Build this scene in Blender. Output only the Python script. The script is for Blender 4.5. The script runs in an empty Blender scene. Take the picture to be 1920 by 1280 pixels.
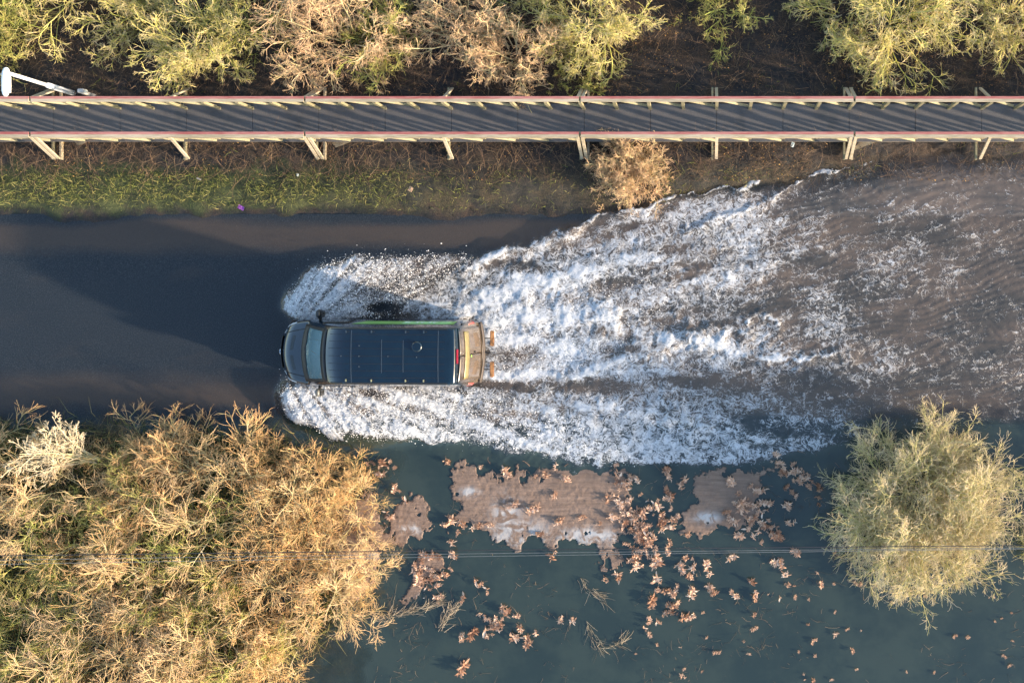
import bpy, bmesh, math, random
import numpy as np
from mathutils import Vector, noise as mnoise
from mathutils.geometry import tessellate_polygon

sc = bpy.context.scene
COL = sc.collection
R = math.radians
# ------------------------------------------------------------------ camera
H = 32.0            # metres above the flood water
NX, NY, F = 1320.0, 540.0, 1920.0
cam = bpy.data.cameras.new('camera'); cam.sensor_width = 36; cam.lens = 36
cam.shift_x = (960 - NX) / 1920.0
cam.shift_y = -(640 - NY) / 1920.0
cam.clip_end = 600
co = bpy.data.objects.new('camera', cam); COL.objects.link(co)
co.location = (0, 0, H); sc.camera = co
# ------------------------------------------------------------------ sky and sun
SUN_EL, SUN_ROT = 13.0, 107.8
w = bpy.data.worlds.new('World'); sc.world = w; w.use_nodes = True
sky = w.node_tree.nodes.new('ShaderNodeTexSky'); sky.sky_type = 'NISHITA'; sky.sun_disc = False
sky.sun_elevation = R(SUN_EL); sky.sun_rotation = R(SUN_ROT)
bg = w.node_tree.nodes['Background']; w.node_tree.links.new(sky.outputs[0], bg.inputs[0]); bg.inputs[1].default_value = 0.15
sl = bpy.data.lights.new('sun', 'SUN'); sl.energy = 3.8; sl.angle = R(1.6); sl.color = (1.0, 0.80, 0.60)
so = bpy.data.objects.new('sun', sl); COL.objects.link(so)
sd = Vector((math.sin(R(SUN_ROT)) * math.cos(R(SUN_EL)), math.cos(R(SUN_ROT)) * math.cos(R(SUN_EL)), math.sin(R(SUN_EL))))
so.rotation_euler = sd.to_track_quat('Z', 'Y').to_euler(); so.location = (20, -10, 20)
vs = sc.view_settings; vs.view_transform = 'Standard'; vs.look = 'None'; vs.gamma = 1.0; vs.exposure = 1.72; vs.use_curve_mapping = False
sc.cycles.max_bounces = 6; sc.cycles.transparent_max_bounces = 12

# ------------------------------------------------------------------ helpers
def P(px, py, z=0.0):
    k = (H - z) / F
    return ((px - NX) * k, (NY - py) * k, z)

def rng(seed): return np.random.default_rng(seed)

_lat = rng(5).random((256, 256))
def vnoise(x, y):
    xi = np.floor(x).astype(int); yi = np.floor(y).astype(int)
    fx = x - xi; fy = y - yi
    fx = fx * fx * (3 - 2 * fx); fy = fy * fy * (3 - 2 * fy)
    a = _lat[xi & 255, yi & 255]; b = _lat[(xi + 1) & 255, yi & 255]
    c = _lat[xi & 255, (yi + 1) & 255]; d = _lat[(xi + 1) & 255, (yi + 1) & 255]
    return (a * (1 - fx) + b * fx) * (1 - fy) + (c * (1 - fx) + d * fx) * fy
def fbm(x, y, o=4):
    s = 0; a = .5; t = 0
    for i in range(o):
        s = s + a * vnoise(x * 2 ** i + 17.3 * i, y * 2 ** i + 9.1 * i); t += a; a *= .5
    return s / t
def sstep(a, b, x):
    t = np.clip((x - a) / (b - a), 0, 1); return t * t * (3 - 2 * t)

def mesh_from(name, V, Fq, mats, smooth=True, attrs=None, corners=4):
    """V (n,3), Fq (m,corners) arrays -> mesh; attrs: dict of per-vertex floats"""
    me = bpy.data.meshes.new(name)
    V = np.asarray(V, dtype=np.float32); Fq = np.asarray(Fq, dtype=np.int32)
    me.vertices.add(len(V)); me.vertices.foreach_set('co', V.ravel())
    m = len(Fq); me.loops.add(m * corners); me.loops.foreach_set('vertex_index', Fq.ravel())
    me.polygons.add(m)
    me.polygons.foreach_set('loop_start', np.arange(m, dtype=np.int32) * corners)
    me.polygons.foreach_set('use_smooth', np.full(m, smooth))
    me.update(calc_edges=True)
    for k, v in (attrs or {}).items():
        at = me.attributes.new(k, 'FLOAT', 'POINT'); at.data.foreach_set('value', np.asarray(v, dtype=np.float32))
    for mt in (mats if isinstance(mats, (list, tuple)) else [mats]): me.materials.append(mt)
    return me

def link(name, me, parent=None):
    o = bpy.data.objects.new(name, me); COL.objects.link(o)
    if parent is not None: o.parent = parent
    return o
def tag(o, label=None, cat=None, group=None, kind=None):
    if label: o['label'] = label
    if cat: o['category'] = cat
    if group: o['group'] = group
    if kind: o['kind'] = kind
    return o
def empty(name, loc=(0, 0, 0), rz=0):
    o = bpy.data.objects.new(name, None); COL.objects.link(o); o.location = loc; o.rotation_euler = (0, 0, rz); return o

class MB:
    """collects boxes, bars and tubes into one mesh"""
    def __init__(s): s.bm = bmesh.new()
    def box(s, c, d, rot=None):
        from mathutils import Matrix
        M = Matrix.Translation(c) @ (rot.to_matrix().to_4x4() if rot is not None else Matrix.Identity(4)) @ Matrix.Diagonal((d[0], d[1], d[2], 1))
        bmesh.ops.create_cube(s.bm, size=1, matrix=M); return s
    def bar(s, a, b, wd, th):
        a = Vector(a); b = Vector(b); d = b - a
        return s.box((a + b) / 2, (th, wd, d.length), d.to_track_quat('Z', 'Y'))
    def tube(s, pts, rad, n=10, cap=True):
        pts = [Vector(p) for p in pts]; rings = []
        rad = rad if isinstance(rad, (list, tuple)) else [rad] * len(pts)
        for i, p in enumerate(pts):
            d = (pts[min(i + 1, len(pts) - 1)] - pts[max(i - 1, 0)]).normalized()
            u = d.cross(Vector((0, 0, 1)));
            if u.length < .05: u = d.cross(Vector((1, 0, 0)))
            u.normalize(); v = d.cross(u)
            rings.append([s.bm.verts.new(p + (u * math.cos(2 * math.pi * k / n) + v * math.sin(2 * math.pi * k / n)) * rad[i]) for k in range(n)])
        for a, b in zip(rings, rings[1:]):
            for k in range(n): s.bm.faces.new((a[k], a[(k + 1) % n], b[(k + 1) % n], b[k]))
        if cap:
            s.bm.faces.new(list(reversed(rings[0]))); s.bm.faces.new(rings[-1])
        return s
    def lathe(s, prof, c, axis='Z', n=24):
        rings = []
        for r, h in prof:
            ring = []
            for k in range(n):
                a = 2 * math.pi * k / n; q = (r * math.cos(a), r * math.sin(a), h)
                if axis == 'Y': q = (q[0], q[2], q[1])
                if axis == 'X': q = (q[2], q[0], q[1])
                ring.append(s.bm.verts.new((c[0] + q[0], c[1] + q[1], c[2] + q[2])))
            rings.append(ring)
        for a, b in zip(rings, rings[1:]):
            for k in range(n): s.bm.faces.new((a[k], a[(k + 1) % n], b[(k + 1) % n], b[k]))
        s.bm.faces.new(rings[0]); s.bm.faces.new(rings[-1]); return s
    def build(s, name, mat, parent=None, bevel=0, smooth=False):
        if bevel: bmesh.ops.bevel(s.bm, geom=s.bm.edges[:], offset=bevel, segments=2, affect='EDGES')
        bmesh.ops.recalc_face_normals(s.bm, faces=s.bm.faces[:])
        me = bpy.data.meshes.new(name); s.bm.to_mesh(me); s.bm.free(); me.materials.append(mat)
        if smooth:
            for p in me.polygons: p.use_smooth = True
        return link(name, me, parent)

# ------------------------------------------------------------------ node helper
class NT:
    def __init__(s, name):
        s.m = bpy.data.materials.new(name); s.m.use_nodes = True; s.t = s.m.node_tree; s.n = s.t.nodes
        s.b = s.n['Principled BSDF']; s.out = s.n['Material Output']
    def new(s, typ, **kw):
        nd = s.n.new('ShaderNode' + typ)
        for k, v in kw.items():
            if k.startswith('i_'):
                nd.inputs[k[2:].replace('_', ' ')].default_value = v
            else: setattr(nd, k, v)
        return nd
    def l(s, a, b):
        s.t.links.new(a, b)
    def val(s, x, sock):
        if isinstance(x, (int, float)): sock.default_value = x
        elif isinstance(x, (tuple, list)): sock.default_value = x
        else: s.l(x, sock)
    def math(s, op, a, b=0.0, c=0.0, clamp=False):
        nd = s.n.new('ShaderNodeMath'); nd.operation = op; nd.use_clamp = clamp
        s.val(a, nd.inputs[0]); s.val(b, nd.inputs[1]); s.val(c, nd.inputs[2]); return nd.outputs[0]
    def mix(s, f, a, b, mode='MIX'):
        nd = s.n.new('ShaderNodeMix'); nd.data_type = 'RGBA'; nd.blend_type = mode
        s.val(f, nd.inputs[0])
        for q, sock in ((a, nd.inputs[6]), (b, nd.inputs[7])):
            if isinstance(q, tuple) and len(q) == 3: q = q + (1,)
            s.val(q, sock)
        return nd.outputs[2]
    def noise(s, scale, detail=4, vec=None, rough=.55, dist=0.0, out=0):
        nd = s.new('TexNoise'); nd.inputs['Scale'].default_value = scale; nd.inputs['Detail'].default_value = detail
        nd.inputs['Roughness'].default_value = rough; nd.inputs['Distortion'].default_value = dist
        s.l(vec if vec is not None else s.pos(), nd.inputs['Vector']); return nd.outputs[out]
    def pos(s):
        if not hasattr(s, '_p'):
            s._p = s.n.new('ShaderNodeNewGeometry').outputs['Position']
        return s._p
    def obj(s):
        if not hasattr(s, '_o'): s._o = s.n.new('ShaderNodeTexCoord').outputs['Object']
        return s._o
    def scaled(s, v, sc_):
        nd = s.n.new('ShaderNodeMapping'); s.l(v, nd.inputs[0]); nd.inputs['Scale'].default_value = sc_; return nd.outputs[0]
    def ramp(s, f, stops, interp='LINEAR'):
        nd = s.n.new('ShaderNodeValToRGB'); cr = nd.color_ramp; cr.interpolation = interp
        while len(cr.elements) < len(stops): cr.elements.new(.5)
        for e, (p, c) in zip(cr.elements, stops): e.position = p; e.color = tuple(c) + (1,) if len(c) == 3 else c
        s.val(f, nd.inputs[0]); return nd.outputs[0]
    def map(s, x, a, b, c=0.0, d=1.0, smooth=True):
        nd = s.n.new('ShaderNodeMapRange'); nd.interpolation_type = 'SMOOTHSTEP' if smooth else 'LINEAR'
        s.val(x, nd.inputs[0])
        for i, v in enumerate((a, b, c, d)): s.val(v, nd.inputs[i + 1])
        return nd.outputs[0]
    def attr(s, name):
        nd = s.n.new('ShaderNodeAttribute'); nd.attribute_name = name; return nd.outputs['Fac']
    def bump(s, h, strength=.5, dist=.02, normal=None):
        nd = s.n.new('ShaderNodeBump'); nd.inputs['Strength'].default_value = strength; nd.inputs['Distance'].default_value = dist
        s.l(h, nd.inputs['Height'])
        if normal is not None: s.l(normal, nd.inputs['Normal'])
        return nd.outputs[0]
    def set(s, **kw):
        for k, v in kw.items():
            k = k.replace('_', ' ')
            if isinstance(v, tuple) and len(v) == 3: v = v + (1,)
            s.val(v, s.b.inputs[k])
        return s

def simple(name, col, rough=.6, metal=0.0, var=.15, scale=6.0, bump=0.0, **kw):
    t = NT(name); n = t.noise(scale, 4, t.obj())
    c = t.mix(t.map(n, .3, .7), tuple(max(0, x * (1 - var)) for x in col), tuple(min(1, x * (1 + var)) for x in col))
    t.set(Base_Color=c, Roughness=rough, Metallic=metal, **kw)
    if bump: t.l(t.bump(t.noise(scale * 6, 3, t.obj()), bump, .01), t.b.inputs['Normal'])
    return t.m

# ================================================================== TERRAIN
def edge_y(x):      # where the bank rises out of the flood on the far side of the road
    return 2.45 + .9 * sstep(-4, 2.5, x) + .8 * sstep(2, 7, x)
def ground_z(x, y):
    n = fbm(x * .9 + 31, y * .9 + 11, 5) - .5
    z = -.22 + 0 * x
    e = edge_y(x) + n * .8
    z = z + sstep(e - .55, e + .8, y) * .50
    z = z - sstep(5.6, 6.6, y) * .30 * sstep(-7, 2, x)
    z = z + (fbm(x * .5 + 3, y * .5 + 8, 4) - .5) * .45 * sstep(4.5, 7, y)
    lower = 1 - sstep(-5.1, -4.3, y)
    z = z - lower * .20
    th = lower * (1 - sstep(-12.6, -9.6, x + n * 9 + (fbm(x * .35, y * .35, 3) - .5) * 5))
    z = z + th * (.38 + n * .5)
    z = z + n * .06
    z = z + sstep(30, 90, np.hypot(x, y)) * .5
    return z

def nonuni(fine0, fine1, step, lo, hi):
    a = [fine0]; s = step
    while a[-1] > lo: s *= 1.25; a.append(a[-1] - s)
    b = [fine1]; s = step
    while b[-1] < hi: s *= 1.25; b.append(b[-1] + s)
    return np.concatenate([np.array(a[:0:-1]), np.arange(fine0, fine1, step), np.array(b)])
def grid(xs, ys):
    X, Y = np.meshgrid(xs, ys); nx, ny = len(xs), len(ys)
    i = np.arange(nx * ny).reshape(ny, nx)
    Fq = np.stack([i[:-1, :-1], i[:-1, 1:], i[1:, 1:], i[1:, :-1]], -1).reshape(-1, 4)
    return X.ravel(), Y.ravel(), Fq

t = NT('ground soil')
p = t.pos(); sep = t.new('SeparateXYZ'); t.l(p, sep.inputs[0]); px_, py_ = sep.outputs[0], sep.outputs[1]
n1 = t.noise(1.3, 6); n2 = t.noise(9, 6); n3 = t.noise(40, 5, rough=.7)
litter = t.ramp(n3, [(.3, (.012, .010, .009)), (.47, (.035, .026, .019)), (.58, (.075, .048, .03)), (.72, (.15, .09, .05))])
soil = t.ramp(n2, [(.35, (.012, .013, .016)), (.6, (.035, .028, .024))])
base = t.mix(t.map(n1, .42, .6), soil, litter)
yn = t.math('ADD', py_, t.math('MULTIPLY', t.math('SUBTRACT', t.noise(1.6, 4), .5), 1.6))
green = t.ramp(t.math('ADD', t.math('MULTIPLY', n3, .6), t.math('MULTIPLY', n1, .4)), [(.36, (.016, .014, .010)), (.5, (.030, .040, .014)), (.64, (.075, .09, .028))])
gx = t.map(px_, -14.5, -6.5, 1, .18)
gm = t.math('MULTIPLY', t.math('MULTIPLY', t.map(yn, 2.2, 2.6), t.map(yn, 3.6, 4.1, 1, 0)), gx)
base = t.mix(gm, base, green)
low = t.map(yn, -5.2, -4.4, 1, 0)
base = t.mix(low, base, t.mix(t.map(n1, .4, .62), t.ramp(n3, [(.35, (.015, .02, .01)), (.6, (.06, .06, .025))]), (.035, .028, .02)))
t.set(Base_Color=base, Roughness=.85); t.l(t.bump(t.math('ADD', n3, n2), .7, .05), t.b.inputs['Normal'])
M_ground = t.m

xs = nonuni(-23, 12, .09, -160, 160); ys = nonuni(-13, 10, .09, -160, 160)
X, Y, Fq = grid(xs, ys)
Z = ground_z(X, Y) + (fbm(X * 6, Y * 6, 3) - .5) * .05
tag(link('ground', mesh_from('ground', np.stack([X, Y, Z], 1), Fq, M_ground)), kind='structure')

# road sheet under the flood
t = NT('wet asphalt')
g = t.noise(30, 6, rough=.85); g2 = t.noise(1.1, 5, t.scaled(t.pos(), (.35, 1, 1)))
asph = t.ramp(g, [(.30, (.003, .006, .010)), (.5, (.014, .021, .029)), (.68, (.085, .095, .105))])
sep = t.new('SeparateXYZ'); t.l(t.pos(), sep.inputs[0])
yw = t.math('ADD', sep.outputs[1], t.math('MULTIPLY', t.math('SUBTRACT', t.noise(.8, 4, t.scaled(t.pos(), (.3, 1, 1))), .5), 1.0))
silt = t.math('MAXIMUM', t.math('MULTIPLY', t.map(yw, .95, 1.5), t.map(yw, 1.9, 2.25, 1, 0)), t.math('MULTIPLY', t.map(yw, -3.2, -2.4, 1, 0), t.map(yw, -4.0, -3.5)))
silt = t.math('MAXIMUM', silt, t.math('MULTIPLY', t.map(g2, .54, .76), .28))
t.set(Base_Color=t.mix(silt, asph, t.mix(t.map(g, .3, .7), (.066, .049, .038), (.10, .074, .056))), Roughness=.7)
t.l(t.bump(g, .5, .01), t.b.inputs['Normal']); M_road = t.m
xs = np.linspace(-160, 160, 161); ys = np.linspace(-4.3, 2.32, 14)
X, Y, Fq = grid(xs, ys)
Z = -.13 + .03 * np.cos((Y + 1) / 3.25 * 1.5)
tag(link('road', mesh_from('road', np.stack([X, Y, Z], 1), Fq, M_road)), kind='structure')

# ================================================================== FLOOD WATER with wake
def seg_d(px, py, pts):
    """distance to polyline and side sign"""
    best = np.full(px.shape, 1e9); tt = np.zeros(px.shape); sg = np.zeros(px.shape)
    L = np.cumsum([0] + [math.dist(a, b) for a, b in zip(pts, pts[1:])])
    for i, (a, b) in enumerate(zip(pts, pts[1:])):
        dx, dy = b[0] - a[0], b[1] - a[1]; l2 = dx * dx + dy * dy
        u = np.clip(((px - a[0]) * dx + (py - a[1]) * dy) / l2, 0, 1)
        ex = px - a[0] - u * dx; ey = py - a[1] - u * dy
        d = np.hypot(ex, ey); m = d < best
        best = np.where(m, d, best); tt = np.where(m, (L[i] + u * math.sqrt(l2)) / L[-1], tt)
        sg = np.where(m, np.sign(dx * ey - dy * ex), sg)
    return best, tt, sg
def poly_in(px, py, pts, soft):
    """soft inside mask of polygon (positive inside)"""
    ins = np.zeros(px.shape, bool)
    n = len(pts)
    for i in range(n):
        x0, y0 = pts[i]; x1, y1 = pts[(i + 1) % n]
        c = ((y0 > py) != (y1 > py)) & (px < (x1 - x0) * (py - y0) / (y1 - y0 + 1e-9) + x0)
        ins ^= c
    d, _, _ = seg_d(px, py, pts + [pts[0]])
    sdf = np.where(ins, d, -d)
    return sstep(-soft, soft, sdf), sdf

UP_LOBE = [(538, 575), (545, 548), (572, 520), (612, 495), (670, 480), (740, 484), (820, 478), (890, 484), (880, 505), (800, 540), (760, 572), (735, 592), (660, 597), (560, 600)]
LO_LOBE = [(527, 735), (540, 712), (620, 712), (760, 715), (880, 722), (990, 742), (1100, 790), (1190, 868), (1080, 862), (990, 845), (900, 832), (800, 822), (700, 824), (620, 812), (555, 785), (530, 760)]
def spl(pts, k=5):
    if len(pts) < 3: return pts
    A = [pts[0]] + list(pts) + [pts[-1]]; o = []
    for i in range(1, len(A) - 2):
        p0, p1, p2, p3 = (np.array(q, float) for q in A[i - 1:i + 3])
        for j in range(k):
            t_ = j / k; o.append(tuple(.5 * (2 * p1 + (p2 - p0) * t_ + (2 * p0 - 5 * p1 + 4 * p2 - p3) * t_ ** 2 + (3 * p1 - p0 - 3 * p2 + p3) * t_ ** 3)))
    return o + [tuple(map(float, pts[-1]))]
WAKE = [(880, 505), (1010, 447), (1110, 414), (1210, 388), (1300, 365), (1390, 352), (1480, 345), (1600, 310), (1760, 285), (2100, 270), (2100, 800), (1750, 790), (1500, 850), (1380, 872), (1200, 872), (1080, 862), (900, 832), (860, 735), (740, 735), (740, 600), (760, 572), (800, 540)]
def foam_fields(px, py):
    wx = (fbm(px / 45., py / 45., 4) - .5) * 46; wy = (fbm(px / 45. + 50, py / 45. + 20, 4) - .5) * 46
    fx, fy = px + wx, py + wy
    jx, jy = px + wx * .35, py + wy * .35
    w2x = (fbm(px / 11., py / 11. + 70, 3) - .5) * 12; w2y = (fbm(px / 11. + 40, py / 11., 3) - .5) * 12; wn_ = sstep(.2, .8, fbm(px / 24. + 5, py / 24. + 90, 3))
    d = np.zeros(px.shape); h = np.zeros(px.shape)
    def add(v): np.maximum(d, v, out=d)
    # overall lacework that thins out to the right
    m, sdf = poly_in(jx, jy, WAKE, 8)
    fade = 1 - sstep(1180, 1850, px) * .74
    base = m * (.46 * fade + .19)
    base *= 1 - .35 * sstep(420, 330, py)
    base *= 1 - .12 * sstep(690, 735, py) * sstep(800, 750, py) * sstep(980, 1060, px)
    add(base)
    # turbulent core behind the vehicle
    c1, _ = poly_in(fx, fy, [(895, 590), (1000, 545), (1120, 495), (1300, 470), (1500, 478), (1530, 540), (1460, 690), (1300, 640), (1150, 620), (1100, 690), (1060, 728), (890, 722)], 22)
    add(c1 * (.92 - .50 * sstep(930, 1480, px)))
    c2, _ = poly_in(fx, fy, LO_LOBE, 10)
    add(c2 * (1.0 - .34 * sstep(830, 1180, px)))
    c3, _ = poly_in(fx * .6 + px * .4, fy * .6 + py * .4, UP_LOBE, 8)
    add(c3 * (1.0 - .40 * sstep(600, 720, px)))
    c4, _ = poly_in(fx, fy, [(750, 600), (800, 570), (900, 545), (1000, 505), (1060, 500), (1000, 570), (900, 600)], 14)
    add(c4 * .98)
    c5, _ = poly_in(fx, fy, [(870, 520), (960, 480), (1080, 430), (1200, 400), (1160, 470), (1000, 520), (880, 545)], 14)
    add(c5 * .60)
    c6, _ = poly_in(fx, fy, [(1000, 760), (1140, 760), (1260, 785), (1420, 830), (1420, 865), (1200, 868), (1080, 862)], 12)
    add(c6 * .66)
    # bright streaks and crests: points, half width, strength, height
    sc_ = []
    for bx, by, rr_ in ((1300, 636, 15), (1338, 632, 18), (1378, 628, 17), (1430, 612, 26)):
        sc_.append(([(bx + rr_ * math.cos(q), by - rr_ * .8 * math.sin(q)) for q in np.linspace(3.3, -.4, 9)], 4.5, .95, .07))
    for pts, wd, a, hh in tuple(sc_) + (
        ([(755, 590), (870, 572), (960, 548), (1040, 520), (1120, 500), (1240, 485), (1330, 475)], 16, 1.0, .10),
        ([(910, 600), (990, 590), (1080, 590), (1160, 608), (1235, 632), (1310, 640)], 17, 1.05, .12),
        ([(1300, 638), (1345, 648), (1400, 662), (1450, 668), (1500, 682), (1530, 672), (1590, 664)], 6, 1.05, .10),
        ([(1060, 708), (1100, 692), (1150, 676), (1210, 655), (1260, 640), (1290, 637)], 8, 1.05, .12),
        ([(870, 514), (940, 480), (1010, 450), (1060, 432)], 8, 1.0, .14),
        ([(1060, 432), (1110, 414), (1160, 400), (1215, 387), (1270, 369), (1300, 360), (1390, 353)], 3.0, .98, .10),
        ([(1290, 432), (1340, 414), (1400, 388), (1440, 373), (1480, 350), (1530, 328), (1600, 310), (1650, 292)], 3.0, .85, .08),
        ([(1380, 352), (1420, 338), (1470, 322), (1520, 312)], 3, .7, .05),
        ([(880, 728), (960, 742), (1040, 760), (1150, 765), (1230, 772), (1280, 790)], 15, 1.0, .12),
        ([(1260, 778), (1320, 796), (1370, 806), (1420, 824), (1446, 830), (1490, 823)], 4.5, 1.0, .09),
        ([(780, 790), (900, 818), (1000, 838), (1080, 858), (1120, 864)], 14, .95, .08),
        ([(1110, 600), (1200, 560), (1300, 530), (1440, 500)], 14, .72, .06),
        ([(940, 640), (1000, 650), (1060, 640), (1120, 615)], 20, .9, .08),
    ):
        dd, tt, sg = seg_d(px + wx * .5 + w2x, py + wy * .5 + w2y, spl(pts)); a = a * (.62 + .75 * wn_); wd = wd * (.6 + .9 * wn_)
        taper = sstep(0, .06, tt) * (1 - .3 * sstep(.8, 1, tt))
        add(a * taper * np.exp(-(dd / wd) ** 2))
        h += hh * .6 * np.exp(-(dd / (wd * 1.6 + 4)) ** 2)
    th_ = np.arctan2(py - 655, px - 520); rad_ = np.hypot(px - 520, py - 655)
    st_ = fbm(th_ * 17 + wy * .025 + 40, rad_ / 150. + 7, 4); s2_ = fbm(th_ * 46 + wx * .06 + 90, rad_ / 60. + 3, 4)
    d *= .52 + .50 * sstep(.30, .66, st_) + .36 * sstep(.3, .7, s2_)
    # dark hollows beside the wheels
    for cx, cy, rx, ry, a in ((722, 577, 30, 11, 1), (705, 737, 42, 7, .8), (935, 722, 52, 9, .85), (985, 734, 18, 7, .8), (1150, 530, 46, 12, .45), (1180, 655, 60, 14, .55), (1130, 722, 90, 13, .6), (1290, 715, 70, 12, .4), (1030, 640, 20, 10, .3), (980, 500, 60, 12, .45)):
        q = ((px + wx * .4 - cx) / rx) ** 2 + ((py + wy * .4 - cy) / ry) ** 2
        d *= 1 - a * np.exp(-q ** 1.5)
    rp = np.sin((px * .045 + py * .22) + (fbm(px / 140., py / 90., 3) - .5) * 16); rp2 = np.sin((px * .10 - py * .16) + (fbm(px / 120. + 9, py / 90., 3) - .5) * 14)
    h += (np.abs(rp) * .010 + np.abs(rp2) * .006) * sstep(0, 60, sdf) * sstep(1050, 1400, px)
    d += (.16 * sstep(.93, 1, rp) + .10 * sstep(.95, 1, rp2)) * sstep(0, 30, sdf) * sstep(1200, 1500, px) * (fbm(px / 40., py / 40. + 33, 3) > .47)
    # relief
    tb = fbm(px / 9., py / 9., 4) - .5
    h += np.clip(d, 0, 1) * tb * .035 + d * .02
    sw = fbm(px / 34. + 7, py / 20. + 3, 4) - .5
    h += sw * .05 * sstep(0, 40, sdf) * (1 - .5 * sstep(1400, 1900, px))
    ru, _ = poly_in(px, py, UP_LOBE, 26); rl, _ = poly_in(px, py, LO_LOBE, 22)
    h += ru * (.30 + .06 * tb) * (1 - .7 * sstep(620, 800, px)) + rl * (.34 + .06 * tb) * (1 - .75 * sstep(640, 900, px))
    return d, h, sdf

XF0, XF1, YF0, YF1 = -13.9, 11.5, -6.2, 5.2
def graded(lo0, lo, f0, f1, hi, hi0, fine, mid):
    a = np.arange(lo, f0 - mid * .5, mid); b = np.arange(f0, f1, fine); c = np.arange(f1 + mid * .5, hi, mid)
    core = np.concatenate([a, b, c]); l = [core[0]]; st = mid
    while l[-1] > lo0: st *= 1.25; l.append(l[-1] - st)
    r = [core[-1]]; st = mid
    while r[-1] < hi0: st *= 1.25; r.append(r[-1] + st)
    return np.concatenate([np.array(l[:0:-1]), core, np.array(r[1:])])
xs = graded(-160, -24, XF0, XF1, 13, 160, .034, .10); ys = graded(-160, -13.5, YF0, YF1, 10, 160, .034, .10)
X, Y, Fq = grid(xs, ys)
pxg, pyg = NX + X * 60, NY - Y * 60
reg = (X > -14.5) & (X < 12.6) & (Y > -6.5) & (Y < 5.6)
D = np.zeros(X.shape); Hh = np.zeros(X.shape); S = np.full(X.shape, -100.)
a, b, c_ = foam_fields(pxg[reg], pyg[reg]); D[reg] = a; Hh[reg] = b; S[reg] = c_
gz = ground_z(X, Y); onroad = (Y < 2.25) & (Y > -4.25); gz = np.where(onroad, np.maximum(gz, -.12), gz)
depth = -gz
Hh *= sstep(-.12, .05, depth)
stir = np.maximum(sstep(-10, 60, S), np.clip(D * 2, 0, 1))
M_wd = dict(foam=D, depth=depth, stir=stir)

t = NT('flood water')
foam_a, depth_a, stir_a = t.attr('foam'), t.attr('depth'), t.attr('stir')
p = t.pos()
wn = t.new('TexNoise'); wn.inputs['Scale'].default_value = 2.6; wn.inputs['Detail'].default_value = 5; t.l(p, wn.inputs['Vector'])
def warp(k):
    s1 = t.new('VectorMath', operation='SUBTRACT'); t.l(wn.outputs['Color'], s1.inputs[0]); s1.inputs[1].default_value = (.5, .5, .5)
    s2 = t.new('VectorMath', operation='SCALE'); t.l(s1.outputs[0], s2.inputs[0]); s2.inputs['Scale'].default_value = k
    s3 = t.new('VectorMath', operation='ADD'); t.l(p, s3.inputs[0]); t.l(s2.outputs[0], s3.inputs[1]); return s3.outputs[0]
wp = warp(1.1); wpf = t.new('VectorMath', operation='ADD'); t.l(wp, wpf.inputs[0])
fn = t.new('TexNoise'); fn.inputs['Scale'].default_value = 11; fn.inputs['Detail'].default_value = 4; t.l(p, fn.inputs['Vector'])
f2 = t.new('VectorMath', operation='SCALE'); t.l(fn.outputs['Color'], f2.inputs[0]); f2.inputs['Scale'].default_value = .11; t.l(f2.outputs[0], wpf.inputs[1])
flat = t.scaled(wpf.outputs[0], (.66, 1.25, 0))
def vor(scale, k):
    v = t.new('TexVoronoi', feature='DISTANCE_TO_EDGE', voronoi_dimensions='2D'); v.inputs['Scale'].default_value = scale; t.l(flat, v.inputs['Vector'])
    return t.math('SUBTRACT', 1.0, t.math('MULTIPLY', v.outputs['Distance'], k, clamp=True))
r1 = vor(3.6, 3.2); r2 = vor(8.0, 2.8)
rn = t.noise(5.5, 7, rough=.65, vec=flat)
rdg = t.math('SUBTRACT', 1.0, t.math('MULTIPLY', t.math('ABSOLUTE', t.math('SUBTRACT', rn, .5)), 9.0, clamp=True))
spk = t.noise(26, 6, rough=.68, vec=t.scaled(wp, (.42, 1.35, 1)))
lace = t.math('MAXIMUM', t.math('MULTIPLY', r1, .95), t.math('MULTIPLY', r2, .86))
lace = t.math('ADD', t.math('MULTIPLY', lace, .62), t.math('MULTIPLY', rdg, .40))
breakup = t.noise(3.0, 5, rough=.6)
v = t.math('ADD', t.math('MULTIPLY', foam_a, 1.02), t.math('MULTIPLY', lace, 1.05))
v = t.math('ADD', v, t.math('MULTIPLY', t.math('SUBTRACT', spk, .5), .60))
v = t.math('ADD', v, t.math('MULTIPLY', t.math('SUBTRACT', breakup, .5), .75))
v = t.math('SUBTRACT', v, 1.16)
wdn = t.map(foam_a, .35, 1.0, 0, 1, smooth=False)
fm = t.map(v, t.math('MULTIPLY', wdn, -.50), t.math('ADD', .40, t.math('MULTIPLY', wdn, .45)))
fm = t.math('MULTIPLY', fm, t.map(foam_a, .015, .10)); fm = t.math('MAXIMUM', fm, t.math('MULTIPLY', t.map(foam_a, .93, 1.12), .97))
# scattered flecks
fl = t.new('TexVoronoi', feature='F1', voronoi_dimensions='2D'); fl.inputs['Scale'].default_value = 9; t.l(flat, fl.inputs['Vector'])
flk = t.math('MULTIPLY', t.map(fl.outputs['Distance'], .07, .16, 1, 0), t.map(breakup, .5, .6))
flk = t.math('MULTIPLY', flk, t.map(foam_a, .03, .12))
fm = t.math('MAXIMUM', fm, t.math('MULTIPLY', flk, .55))
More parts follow.
